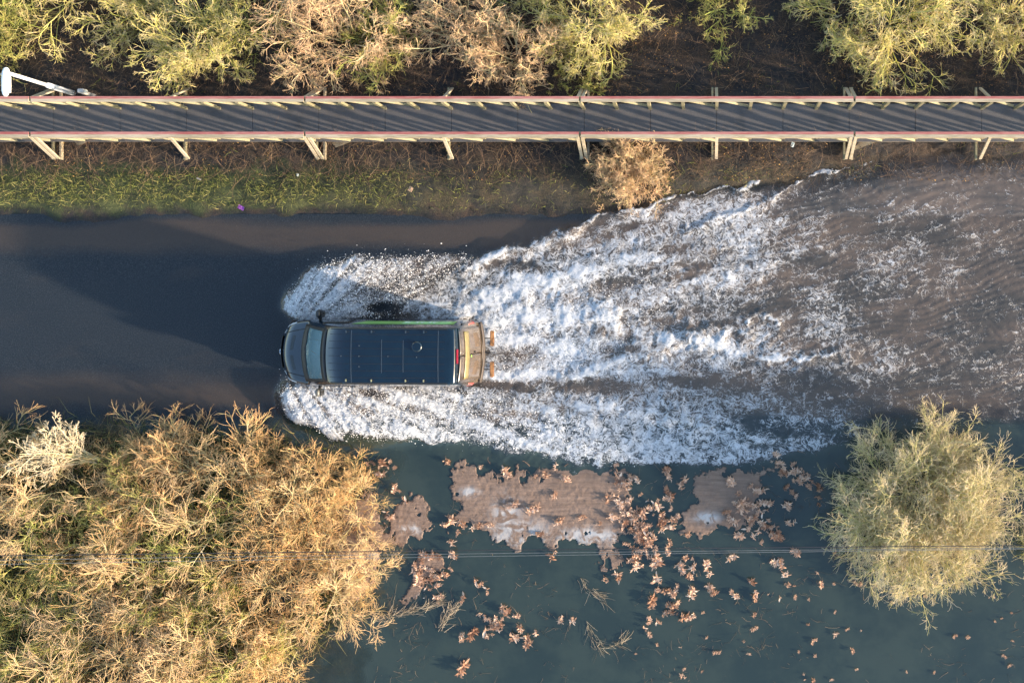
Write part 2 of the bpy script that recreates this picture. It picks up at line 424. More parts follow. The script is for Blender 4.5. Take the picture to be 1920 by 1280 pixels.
# water body
sep = t.new('SeparateXYZ'); t.l(p, sep.inputs[0])
n1 = t.noise(.8, 7, t.scaled(p, (.45, 1, 1)), rough=.68)
clear = t.mix(t.map(n1, .35, .65), (.007, .016, .025), (.015, .023, .031))
muddy = t.mix(t.map(t.noise(.9, 5, t.scaled(p, (.35, 1, 1))), .4, .62), (.125, .098, .078), (.068, .062, .054))
yv = t.math('ADD', sep.outputs[1], t.math('MULTIPLY', n1, 1.2))
field = t.map(yv, -3.7, -3.2, 1, 0)
body = t.mix(t.math('MULTIPLY', stir_a, t.math('SUBTRACT', 1.0, t.math('MULTIPLY', field, .8))), clear, muddy)
body = t.mix(t.math('MULTIPLY', field, t.map(stir_a, .3, .9, .9, .3)), body, t.mix(t.map(t.noise(.55, 6, rough=.65), .38, .62), (.020, .034, .031), (.033, .049, .040)))
colr = t.mix(fm, body, t.mix(t.map(t.math('ADD', t.math('MULTIPLY', spk, .6), t.math('MULTIPLY', lace, .35)), .30, .62), (.20, .25, .29), (.56, .58, .61)))
# opacity: shallow water shows the bed
turb = t.math('ADD', t.map(depth_a, 0.0, .40, .0, .88, smooth=False), t.math('ADD', t.math('MULTIPLY', stir_a, .5), t.math('MULTIPLY', field, .45)), clamp=True)
alpha = t.math('MAXIMUM', turb, fm)
t.set(Specular_IOR_Level=t.math('SUBTRACT', .95, t.math('MULTIPLY', fm, .6)))
rough = t.math('ADD', .06, t.math('MULTIPLY', fm, .55))
t.set(Base_Color=colr, Roughness=rough, IOR=1.42, Alpha=alpha)
rip = t.noise(7, 5, t.scaled(p, (.7, 1, 1)), rough=.6)
hgt = t.math('ADD', t.math('MULTIPLY', rip, t.math('ADD', .10, t.math('MULTIPLY', stir_a, .55))), t.math('MULTIPLY', fm, .16))
hgt = t.math('ADD', hgt, t.math('MULTIPLY', t.math('MULTIPLY', spk, foam_a), .45))
t.l(t.bump(hgt, .65, .04), t.b.inputs['Normal'])
M_water = t.m
tag(link('flood_water', mesh_from('flood_water', np.stack([X, Y, Hh], 1), Fq, M_water, attrs=M_wd)), kind='structure')

# flying spray
def spray():
    r = rng(11)
    pts = []; n = 330000
    px = r.uniform(515, 1300, n); py = r.uniform(455, 885, n)
    mu, su = poly_in(px, py, UP_LOBE, 12); ml, s_l = poly_in(px, py, LO_LOBE, 12)
    edge = .12 * (np.exp(-(np.clip(-su, 0, None) / 9) ** 1.2) + np.exp(-(np.clip(-s_l, 0, None) / 7) ** 1.2))
    core, _ = poly_in(px, py, [(905, 600), (1060, 560), (1250, 480), (1250, 640), (1050, 700), (905, 715)], 20)
    pr = mu * (1.0 - .5 * sstep(620, 800, px)) + ml * (.9 - .6 * sstep(700, 1000, px)) + edge * (1 - .8 * sstep(700, 900, px)) + core * .22
    inv = (px > 545) & (px < 902) & (py > 598) & (py < 724)
    hole = np.exp(-(((px - 722) / 32) ** 2 + ((py - 577) / 12) ** 2) ** 2)
    k = (r.random(n) < np.clip(pr, 0, .75) * .42 * (1 - hole)) & ~inv
    px, py = px[k], py[k]; n = len(px)
    lobe = np.maximum(mu[k], ml[k]) * (1 - .6 * sstep(640, 860, px))
    z = r.random(n) ** 1.6 * (.12 + .85 * lobe)
    kk = (H - z) / F; x = (px - NX) * kk; y = (NY - py) * kk
    s = np.exp(r.normal(0, .5, n)) * .0058; s = np.clip(s, .0025, .018)
    O = np.array([[1, 0, 0], [0, 1, 0], [-1, 0, 0], [0, -1, 0], [0, 0, 1], [0, 0, -1]], float)
    st = np.stack([1.5 * np.ones(n), np.ones(n), np.ones(n)], 1)
    V = np.stack([x, y, z], 1)[:, None, :] + O[None] * (s[:, None] * st)[:, None, :]
    T = np.array([[0, 1, 4], [1, 2, 4], [2, 3, 4], [3, 0, 4], [1, 0, 5], [2, 1, 5], [3, 2, 5], [0, 3, 5]])
    Fq = (np.arange(n)[:, None, None] * 6 + T[None]).reshape(-1, 3)
    t = NT('spray drops'); t.set(Base_Color=(.93, .94, .95), Roughness=.35, Subsurface_Weight=0.0)
    t.l(t.mix(0, (.93, .94, .95), (.93, .94, .95)), t.b.inputs['Base Color'])
    return link('water_spray', mesh_from('water_spray', V.reshape(-1, 3), Fq, t.m, corners=3))
tag(spray(), kind='stuff', label='white spray of droplets thrown up beside the speeding van', cat='spray')

# ================================================================== BRANCH GENERATOR
def unit(v): return v / np.maximum(np.linalg.norm(v, axis=-1, keepdims=True), 1e-9)
def walk(r, base, d0, length, n, curl, bias):
    """random-walk polylines: base (M,3), d0 (M,3), length (M,), bias (3,) or (M,3) -> (M,n,3)"""
    M = len(base); P_ = np.empty((M, n, 3)); P_[:, 0] = base; d = unit(d0); st = (length / (n - 1))[:, None]
    dr = r.normal(0, curl * .5, (M, 3))
    for i in range(1, n):
        d = unit(d + r.normal(0, curl, (M, 3)) + dr + bias); P_[:, i] = P_[:, i - 1] + d * st
    return P_
def children(r, par, plen, k, lo, hi, ratio, ang, n, curl, bias):
    M, m, _ = par.shape
    idx = np.repeat(np.arange(M), k); u = r.uniform(lo, hi, len(idx)); f = u * (m - 1); i0 = np.minimum(f.astype(int), m - 2); fr = (f - i0)[:, None]
    a = par[idx, i0]; b = par[idx, i0 + 1]; base = a * (1 - fr) + b * fr
    d = unit(b - a); q = unit(np.cross(d, r.normal(0, 1, (len(idx), 3))))
    an = r.uniform(ang[0], ang[1], len(idx))[:, None]
    d0 = d * np.cos(an) + q * np.sin(an)
    ln = plen[idx] * ratio * (1.15 - .55 * u) * r.uniform(.6, 1.25, len(idx))
    return walk(r, base, d0, ln, n, curl, bias), ln
def tubes(PL, r0, r1, sides):
    M, n, _ = PL.shape
    tg = np.empty_like(PL); tg[:, 1:-1] = PL[:, 2:] - PL[:, :-2]; tg[:, 0] = PL[:, 1] - PL[:, 0]; tg[:, -1] = PL[:, -1] - PL[:, -2]; tg = unit(tg)
    ref = np.where(np.abs(tg[..., 2:3]) > .9, np.array([1., 0, 0]), np.array([0, 0, 1.]))
    u = unit(np.cross(tg, ref)); v = np.cross(tg, u)
    r0 = np.broadcast_to(r0, (M,)); r1 = np.broadcast_to(r1, (M,))
    rad = (r0[:, None] + (r1 - r0)[:, None] * np.linspace(0, 1, n)[None])[..., None, None]
    a = np.arange(sides) * 2 * np.pi / sides
    ring = u[:, :, None] * np.cos(a)[None, None, :, None] + v[:, :, None] * np.sin(a)[None, None, :, None]
    V = (PL[:, :, None] + ring * rad).reshape(-1, 3)
    i = np.arange(M * n * sides).reshape(M, n, sides); j = np.roll(i, -1, 2)
    Fq = np.stack([i[:, :-1], j[:, :-1], j[:, 1:], i[:, 1:]], -1).reshape(-1, 4)
    return V, Fq
def merge(parts):
    Vs, Fs, T, o = [], [], [], 0
    for V, Fq, tn in parts:
        Vs.append(V); Fs.append(Fq + o); T.append(tn); o += len(V)
    return np.concatenate(Vs), np.concatenate(Fs), np.concatenate(T)
def tone_of(r, M, n, sides, lo, hi, along=0.0):
    v = r.uniform(lo, hi, M)[:, None] + np.linspace(0, along, n)[None]
    return np.repeat(np.clip(v, 0, 1).ravel(), sides)

def shrub_mesh(seed, mat, height=3.2, spread=.8, stems=9, k=(7, 7, 6), lens=(.5, .42, .5), lean=(0, 0), curl=.13, droop=.0, rs=(.035, .014, .0085, .0055), open_=.25, trunk_h=0.0, tw_up=.03, angs=((.45, 1.2), (.35, .95), (.25, .75)), lo=(.25, .15, .1)):
    r = rng(seed)
    az = r.uniform(0, 2 * np.pi, stems); rr = r.uniform(.05, open_, stems)
    base = np.stack([np.cos(az) * rr, np.sin(az) * rr, np.full(stems, trunk_h)], 1)
    el = r.uniform(.12, 1.0, stems) * spread
    d0 = np.stack([np.cos(az) * np.sin(el) + lean[0], np.sin(az) * np.sin(el) + lean[1], np.cos(el)], 1)
    ln = height * r.uniform(.8, 1.2, stems)
    bias = np.array([0, 0, -droop]) + np.stack([np.cos(az) * .035, np.sin(az) * .035, 0 * az], 1)
    L0 = walk(r, base, d0, ln, 11, curl * .8, bias)
    up = np.array([0, 0, tw_up])
    L1, l1 = children(r, L0, ln, k[0], lo[0], 1.0, lens[0], angs[0], 8, curl, up - [0, 0, droop])
    L2, l2 = children(r, L1, l1, k[1], lo[1], 1.0, lens[1], angs[1], 7, curl * 1.2, up)
    L3, l3 = children(r, L2, l2, k[2], lo[2], 1.0, lens[2], angs[2], 5, curl * 1.1, up)
    trunk = [(*tubes(L0, rs[0], rs[1] * .9, 6), tone_of(r, len(L0), 11, 6, .0, .3, .2))]
    if trunk_h:
        q = np.array([[[0, 0, -.4], [0.03, 0.02, trunk_h * .5], [0, 0, trunk_h]]]); trunk.append((*tubes(q, rs[0] * 3.2, rs[0] * 2.4, 8), np.zeros(24)))
    crown = [(*tubes(L1, rs[1], rs[2], 4), tone_of(r, len(L1), 8, 4, .1, .5, .15)),
             (*tubes(L2, rs[2], rs[3], 3), tone_of(r, len(L2), 7, 3, .25, .8, .1)),
             (*tubes(L3, rs[3], rs[3] * .55, 3), tone_of(r, len(L3), 5, 3, .4, .9, .15))]
    V, Fq, T = merge(trunk); mt = mesh_from('trunk', V, Fq, mat, attrs={'tone': T})
    V, Fq, T = merge(crown); mc = mesh_from('crown', V, Fq, mat, attrs={'tone': T})
    return mt, mc

def bark(name, stops):
    t = NT(name); a = t.attr('tone'); n = t.noise(1.7, 3, t.obj()); oi = t.new('ObjectInfo').outputs['Random']
    f = t.math('ADD', a, t.math('MULTIPLY', t.math('SUBTRACT', n, .5), .9), clamp=True)
    c = t.ramp(f, stops)
    c = t.mix(t.math('MULTIPLY', oi, .25), c, t.mix(1.0, c, (.75, .8, .6), 'MULTIPLY'))
    t.set(Base_Color=c, Roughness=.75); return t.m
B_orange = bark('orange willow bark', [(.0, (.60, .50, .36)), (.3, (.34, .30, .12)), (.5, (.58, .42, .20)), (.75, (.70, .40, .17)), (1., (.76, .47, .23))])
B_tan = bark('tan willow bark', [(.0, (.68, .56, .38)), (.3, (.44, .38, .16)), (.6, (.66, .46, .25)), (1., (.74, .50, .28))])
B_olive = bark('mossy olive bark', [(.0, (.52, .46, .24)), (.35, (.28, .32, .06)), (.65, (.48, .44, .12)), (1., (.58, .44, .20))])
B_yellow = bark('yellow lichen bark', [(.0, (.58, .50, .34)), (.3, (.38, .38, .07)), (.5, (.60, .52, .16)), (.75, (.68, .55, .25)), (1., (.70, .56, .36))])
B_pink = bark('pinkish bark', [(.0, (.60, .52, .34)), (.35, (.46, .38, .18)), (.6, (.64, .43, .25)), (1., (.72, .48, .29))])
B_straw = bark('straw pale bark', [(.0, (.45, .42, .22)), (.3, (.62, .52, .36)), (1., (.76, .62, .44))])

_cache = {}
def plant(name, label, cat, key, loc, rz, scl, group=None, **kw):
    if key not in _cache: _cache[key] = shrub_mesh(**kw)
    mt, mc = _cache[key]
    e = empty(name, loc, rz); e.scale = (scl, scl, scl)
    link('trunk', mt, e); link('crown', mc, e)
    tag(e, label, cat, group); return e

# ------------------------------------------------------------------ bottom-left thicket
TH = dict(spread=1.05, stems=9, k=(6, 6, 4), curl=.10, lens=(.6, .66, .72), angs=((.5, 1.2), (.4, 1.1), (.3, .85)), rs=(.020, .0115, .0080, .0058), open_=.5, tw_up=.0)
protos = [('thA', dict(seed=1, mat=B_orange, height=1.75, **TH)), ('thB', dict(seed=2, mat=B_tan, height=1.75, **TH)),
          ('thC', dict(seed=3, mat=B_olive, height=1.55, **TH)), ('thD', dict(seed=4, mat=B_orange, height=1.8, lean=(-.45, .2), **TH)),
          ('thE', dict(seed=5, mat=B_tan, height=1.9, lean=(-.4, .2), **TH)), ('thF', dict(seed=6, mat=B_orange, height=1.5, lean=(-.2, .3), **TH))]
spots = [ # px, py of the crown centre, proto, scale
 (215, 880, 3, .6), (262, 850, 0, .7), (330, 860, 5, .8), (420, 858, 0, .8), (500, 872, 5, .8), (590, 905, 0, .75), (655, 935, 5, .7),
 (40, 900, 4, .9), (130, 930, 1, .95), (220, 920, 2, .9), (310, 920, 0, 1), (400, 930, 4, 1), (490, 940, 1, .95), (570, 950, 3, .9), (640, 970, 1, .65),
 (20, 1010, 1, 1), (100, 1010, 2, 1), (190, 1020, 3, .9), (290, 1020, 4, .9), (380, 1030, 2, 1), (470, 1030, 0, 1), (550, 1040, 5, 1), (630, 1060, 1, .7),
 (0, 1100, 2, 1), (110, 1100, 2, .9), (210, 1110, 1, 1), (310, 1110, 2, 1), (400, 1110, 1, 1), (490, 1120, 0, 1), (580, 1130, 1, .95), (655, 1120, 3, .4),
 (40, 1190, 2, 1), (150, 1200, 4, 1), (250, 1190, 0, 1.05), (350, 1190, 1, 1), (440, 1210, 2, 1), (530, 1210, 5, .9),
 (0, 1280, 1, 1), (100, 1280, 2, 1), (200, 1270, 4, 1.1), (310, 1280, 1, 1.05), (420, 1290, 4, 1), (500, 1280, 5, .8),
 (-90, 870, 0, 1), (-90, 990, 1, 1), (-80, 1120, 2, 1), (-80, 1240, 0, 1), (60, 1370, 0, 1), (200, 1370, 1, 1), (340, 1370, 2, 1)]
TL = {0: 'bare orange-tipped willow shrub crowded into the thicket left of the flooded field', 1: 'bare tan willow shrub crowded into the thicket left of the flooded field',
      2: 'mossy olive-green bare shrub crowded into the thicket left of the flooded field', 3: 'bare orange willow shrub leaning left in the thicket below the road',
      4: 'bare pale tan willow shrub leaning left in the thicket below the road', 5: 'small bare orange-brown willow shrub in the thicket below the road'}
TG = {0: 'upright orange willows of the thicket', 1: 'upright tan willows of the thicket', 2: 'olive shrubs of the thicket', 3: 'leaning orange willows of the thicket', 4: 'leaning tan willows of the thicket', 5: 'small orange-brown willows of the thicket'}
rr = random.Random(3)
for (px, py, k, s) in spots:
    x, y, _ = P(px, py + 12, 1.2); key, kw = protos[k]
    plant('willow_shrub', TL[k], 'shrub', key, (x, y, -.05), rr.uniform(-.5, .5) if k in (3, 4, 5) else rr.uniform(0, 6.28), s, TG[k], **kw)
# the pale feathery one leaning over the road edge
x, y, _ = P(178, 862, .5)
plant('leaning_shrub', 'pale straw feathery shrub leaning up-left over the road edge', 'shrub', 'straw', (x, y, .45), 0, 1,
      seed=21, mat=B_straw, height=1.75, spread=.34, stems=14, lean=(-1.0, .65), k=(7, 6, 5), lens=(.42, .42, .5), open_=.12, curl=.06, rs=(.022, .012, .008, .006), tw_up=.0)

# ------------------------------------------------------------------ trees and bushes across the boardwalk and at the right
def tree(px, py, z, name, label, cat, key, s=1.0, **kw):
    x, y, _ = P(px, py, z * .6); return plant(name, label, cat, key, (x, y, -.1), 0, s, **kw)
DOME = dict(curl=.11, tw_up=.0, lens=(.46, .62, .62), angs=((.4, 1.1), (.4, 1.1), (.35, .95)), lo=(.2, .12, .1))
BIG = dict(stems=24, k=(7, 7, 4), open_=.5, rs=(.021, .0115, .0078, .0055), **{**DOME, 'curl': .12, 'lo': (.10, .15, .15)})
tree(350, 70, 2.0, 'tree', 'yellow-green lichen-covered bare tree beyond the boardwalk at upper left', 'tree', 't1', seed=131, mat=B_yellow, height=1.7, spread=1.35, trunk_h=.4, **BIG)
tree(255, 20, 1.6, 'tree', 'small yellowish bare tree at the top edge, left of the large lichen-covered one', 'tree', 't1b', seed=38, mat=B_yellow, height=1.5, spread=1.3, **BIG)
tree(455, 25, 1.6, 'tree', 'olive bare tree at the top edge between the yellow-green and the rust-coloured trees', 'tree', 't1c', seed=39, mat=B_olive, height=1.5, spread=1.3, **BIG)
tree(635, 70, 2.0, 'tree', 'rust-coloured bare tree with twisting twigs beyond the boardwalk', 'tree', 't2', seed=32, mat=B_pink, height=1.8, spread=1.35, trunk_h=.5, **BIG)
tree(705, 60, 1.5, 'shrub', 'greenish bare shrub at the top edge right of the rust-coloured tree', 'shrub', 't2b', seed=40, mat=B_olive, height=1.4, spread=1.3, **BIG)
tree(960, 100, 2.0, 'tree', 'pinkish bare tree with a bright centre hugging the boardwalk rail', 'tree', 't3', seed=33, mat=B_pink, height=1.25, spread=1.45, trunk_h=.5, **BIG)
tree(865, 45, 1.8, 'tree', 'sparse pink-brown bare tree at the top edge left of the yellow-green pair', 'tree', 't3b', seed=43, mat=B_pink, height=1.45, spread=1.4, trunk_h=.3, **BIG)
tree(1100, 25, 2.0, 'tree', 'bushy yellow-green bare tree at the top edge centre', 'tree', 't4', seed=34, mat=B_yellow, height=1.6, spread=1.4, trunk_h=.5, **BIG)
tree(985, 10, 1.6, 'tree', 'olive bare tree at the top edge behind the pinkish tree', 'tree', 't4b', seed=44, mat=B_yellow, height=1.3, spread=1.4, **BIG)
tree(1085, 135, .9, 'shrub', 'low dull olive shrub touching the boardwalk rail', 'shrub', 't5', seed=35, mat=B_olive, height=.85, spread=1.4, **BIG)
tree(1370, 5, 1.0, 'shrub', 'dim olive bare shrub at the top edge over the dark puddles', 'shrub', 't6', seed=36, mat=B_olive, height=1.3, spread=1.4, **{**BIG, 'stems': 16})
tree(1685, 30, 2.4, 'tree', 'large yellowish bare tree beyond the boardwalk at upper right', 'tree', 't7', seed=37, mat=B_yellow, height=2.1, spread=1.4, trunk_h=.5, **BIG)
tree(1600, 5, 1.8, 'tree', 'smaller olive bare tree at the top edge left of the large yellowish one', 'tree', 't7b', seed=47, mat=B_yellow, height=1.4, spread=1.4, **BIG)
tree(1925, 10, 2.0, 'tree', 'pale bare tree cut off by the upper right corner', 'tree', 't8', seed=45, mat=B_yellow, height=1.7, spread=1.4, **BIG)
tree(-10, 5, 2.0, 'tree', 'mossy green tree cut off by the upper left corner', 'tree', 't9', seed=46, mat=B_olive, height=1.2, spread=1.3, **{**BIG, 'stems': 12})
tree(1183, 318, .8, 'round_shrub', 'round pinkish bare shrub between the boardwalk and the wake', 'shrub', 't10', seed=48, mat=B_pink, height=1.10, spread=1.5, stems=100, k=(6, 6, 4), open_=.2, rs=(.010, .0070, .0055, .0042), **DOME)
tree(1738, 950, 1.6, 'tree', 'huge domed pale green bare tree standing in the flooded field at right', 'tree', 't11', seed=49, mat=bark('dome tree bark', [(.0, (.64, .56, .40)), (.3, (.36, .35, .11)), (.5, (.56, .48, .22)), (.75, (.72, .58, .36)), (1., (.78, .63, .46))]), height=2.55, spread=1.5, stems=95, k=(9, 8, 4), open_=.45, rs=(.015, .0085, .0064, .0046), **{**DOME, 'lo': (.12, .15, .15)})
for i, (px, py, key, mt, h) in enumerate(((-60, 60, 'o1', B_olive, 2.2), (130, -80, 'o2', B_yellow, 2.4), (560, -90, 'o3', B_pink, 2.4), (1250, -110, 'o4', B_yellow, 2.2), (2060, 960, 'o5', B_yellow, 2.4))):
    tree(px, py, 1.5, 'tree', ['olive tree just past the left edge', 'yellow tree past the top edge at left', 'rust tree past the top edge', 'yellow tree past the top edge at centre', 'pale tree past the right edge'][i], 'tree', key, seed=60 + i, mat=mt, height=h, spread=1.15, **BIG)

# ================================================================== GROUND COVER
def scatter_twigs(name, n, region, mat, seed, lmin, lmax, rad, zr, flatness, sides=3, npts=5, curl=.25):
    r = rng(seed); out = []
    px = r.uniform(-150, 2070, n * 3); py = r.uniform(-150, 1430, n * 3)
    k = r.random(n * 3) < region(px, py); px, py = px[k][:n], py[k][:n]
    x = (px - NX) / 60; y = (NY - py) / 60; z = np.maximum(ground_z(x, y), -.02) + r.uniform(0, 1, len(x)) ** 1.5 * zr
    a = r.uniform(0, 2 * np.pi, len(x)); d = np.stack([np.cos(a), np.sin(a), r.uniform(-.1, .6, len(x)) * flatness], 1)
    PL = walk(r, np.stack([x, y, z], 1), d, r.uniform(lmin, lmax, len(x)), npts, curl, np.array([0, 0, -.03]))
    V, Fq = tubes(PL, r.uniform(.5, 1.2, len(x)) * rad, rad * .4, sides)
    return link(name, mesh_from(name, V, Fq, mat, attrs={'tone': tone_of(r, len(x), npts, sides, 0, 1)}))
B_dead = bark('dead bramble stems', [(.0, (.035, .026, .02)), (.4, (.09, .06, .04)), (.7, (.16, .09, .055)), (1., (.28, .19, .11))])
reg_far = lambda px, py: np.where(py < 182, 1.0 - .35 * sstep(1080, 1250, px), 0) + np.where((py > 262) & (py < 335), 1.0 - .5 * sstep(1400, 1900, px), 0) + .0
tag(scatter_twigs('dead_brambles', 26000, reg_far, B_dead, 71, .25, .9, .0055, .28, .7), kind='stuff', label='tangle of dead brown bramble stems either side of the boardwalk', cat='undergrowth')
th_poly = [(-150, 800), (200, 800), (560, 830), (700, 860), (700, 930), (640, 1040), (640, 1160), (520, 1290), (480, 1430), (-150, 1430)]
reg_th = lambda px, py: poly_in(px, py, th_poly, 20)[0]
tag(scatter_twigs('thicket_litter', 16000, reg_th, bark('thicket floor stems', [(.0, (.05, .05, .02)), (.4, (.10, .09, .03)), (.7, (.20, .13, .06)), (1., (.32, .20, .10))]), 72, .3, 1.0, .006, .8, 1.0), kind='stuff', label='tangle of fallen stems on the floor of the thicket', cat='undergrowth')

def blades(name, n, region, mat, seed, lmin, lmax, wd, lean=(0, 0), tuft=.0, up=1.0):
    r = rng(seed)
    px = r.uniform(-150, 2070, n * 6); py = r.uniform(-150, 1430, n * 6)
    k = r.random(n * 6) < region(px, py); px, py = px[k][:n], py[k][:n]; m = len(px)
    x = (px - NX) / 60; y = (NY - py) / 60; z = ground_z(x, y) - .02
    a = r.uniform(0, 2 * np.pi, m); ln = r.uniform(lmin, lmax, m)
    d = unit(np.stack([np.cos(a) * r.uniform(.2, 1.2, m) + lean[0], np.sin(a) * r.uniform(.2, 1.2, m) + lean[1], np.full(m, up)], 1))
    b = np.stack([x, y, z], 1); side = unit(np.cross(d, r.normal(0, 1, (m, 3)))) * (wd * r.uniform(.6, 1.3, m))[:, None]
    mid = b + d * (ln * .55)[:, None]; tip = mid + unit(d + np.array([0, 0, -.7])) * (ln * .5)[:, None]
    V = np.stack([b - side, b + side, mid + side * .8, mid - side * .8, tip + side * .12, tip - side * .12], 1).reshape(-1, 3)
    i = np.arange(m)[:, None] * 6
    Fq = np.concatenate([i + [0, 1, 2, 3], i + [3, 2, 4, 5]])
    return link(name, mesh_from(name, V, Fq, mat, smooth=False, attrs={'tone': np.repeat(r.random(m), 6)}))
def leafmat(name, stops, rough=.7, objvar=False):
    t = NT(name); f = t.math('ADD', t.attr('tone'), t.math('MULTIPLY', t.math('SUBTRACT', t.noise(1.2, 3), .5), 1.0), clamp=True)
    c = t.ramp(f, stops)
    if objvar: c = t.mix(t.map(t.new('ObjectInfo').outputs['Random'], .30, 1.0, 0, .85), c, t.mix(1.0, c, (.50, .36, .28), 'MULTIPLY'))
    t.set(Base_Color=c, Roughness=rough)
    tr = t.new('BsdfTranslucent'); t.l(c, tr.inputs[0]); mx = t.new('MixShader'); mx.inputs[0].default_value = .25
    t.l(t.b.outputs[0], mx.inputs[1]); t.l(tr.outputs[0], mx.inputs[2]); t.l(mx.outputs[0], t.out.inputs[0]); return t.m
G_green = leafmat('verge grass', [(.0, (.06, .05, .025)), (.3, (.10, .13, .03)), (.6, (.26, .29, .06)), (1., (.42, .36, .13))])
G_olive = leafmat('field grass', [(.0, (.05, .07, .015)), (.5, (.14, .16, .03)), (1., (.33, .27, .11))])
def reg_verge(px, py):
    n = (fbm(px / 50., py / 40., 4) - .5) * 2
    return sstep(318, 335, py + n * 14) * sstep(392, 372, py + n * 12) * np.clip(.95 - .92 * sstep(420, 900, px) + n * 1.1, 0, 1) + .10 * sstep(310, 330, py) * sstep(400, 390, py) * sstep(1500, 1300, px)
tag(blades('grass', 70000, reg_verge, G_green, 81, .12, .30, .0048), kind='stuff', label='green grass verge along the far side of the road', cat='grass')
def reg_wet(px, py):
    n = (fbm(px / 60., py / 60., 3) - .5) * 2
    return np.clip(sstep(345, 365, py) * sstep(412, 392, py) * (.7 + n) + .5 * sstep(290, 330, py) * sstep(420, 380, py) * sstep(1300, 1500, px), 0, 1)
tag(blades('drowned_grass', 20000, reg_wet, leafmat('drowned grass', [(.0, (.015, .022, .012)), (1., (.07, .085, .04))]), 82, .08, .20, .006, up=.5), kind='stuff', label='dark drowned grass along the flooded far road edge', cat='grass')
tag(blades('thicket_grass', 42000, lambda px, py: reg_th(px, py) * np.clip(.3 + 2.4 * (fbm(px / 90., py / 90., 3) - .42), 0, 1), G_olive, 83, .4, 1.1, .010), kind='stuff', label='long green grass growing between the shrubs of the thicket', cat='grass')
tag(blades('far_weeds', 5000, lambda px, py: np.where((py < 182) | ((py > 262) & (py < 330)), np.clip(3 * (fbm(px / 40., py / 40., 3) - .55), 0, 1), 0), G_olive, 84, .12, .4, .008), kind='stuff', label='scattered green weeds among the brambles', cat='weeds')
def leaf_litter():
    r = rng(85); n = 60000
    px = r.uniform(-150, 2070, n); py = r.uniform(-150, 340, n)
    k = (r.random(n) < np.clip(2.6 * (fbm(px / 70., py / 50., 4) - .40), 0, 1) * np.where((py < 182) | (py > 262), 1, 0)); px, py = px[k], py[k]; m = len(px)
    x = (px - NX) / 60; y = (NY - py) / 60; z = np.maximum(ground_z(x, y), 0) + r.uniform(.01, .12, m)
    c = np.stack([x, y, z], 1); u = unit(r.normal(0, 1, (m, 3)) * [1, 1, .4]); v = unit(np.cross(u, r.normal(0, .3, (m, 3)) + [0, 0, 1])); s = r.uniform(.012, .035, m)[:, None]
    V = np.stack([c - u * s, c + v * s * .6, c + u * s, c - v * s * .6], 1).reshape(-1, 3)
    return link('leaf_litter', mesh_from('leaf_litter', V, np.arange(m * 4).reshape(-1, 4), leafmat('dead leaves', [(.0, (.04, .025, .018)), (.5, (.12, .07, .04)), (.85, (.30, .15, .06)), (1., (.5, .3, .08))]), smooth=False, attrs={'tone': np.repeat(r.random(m), 4)}))
tag(leaf_litter(), kind='stuff', label='brown fallen leaves scattered around the boardwalk', cat='leaves')

# ------------------------------------------------------------------ floating debris mats
t = NT('brown debris mat')
g = t.noise(45, 5, rough=.75); st = t.noise(3.5, 6, t.scaled(t.pos(), (.35, 3.2, 1)), rough=.65); bl = t.noise(1.1, 4)
c = t.ramp(t.math('ADD', t.math('MULTIPLY', g, .5), t.math('MULTIPLY', st, .5)), [(.3, (.10, .068, .05)), (.5, (.20, .135, .10)), (.7, (.31, .22, .165))])
scum = t.math('MULTIPLY', t.attr('scum'), t.map(t.noise(2.6, 6, dist=1.2), .40, .60))
c = t.mix(t.math('MULTIPLY', scum, .85), c, (.46, .46, .46)); c = t.mix(t.math('MULTIPLY', t.map(bl, .45, .7), .35), c, (.12, .085, .066))
rim = t.math('ADD', t.attr('rim'), t.math('MULTIPLY', t.math('SUBTRACT', t.noise(5, 8, rough=.78), .5), 1.6))
t.set(Base_Color=c, Roughness=.8, Alpha=t.map(rim, -.30, .22)); t.l(t.bump(t.math('ADD', g, st), .6, .02), t.b.inputs['Normal']); M_mat = t.m
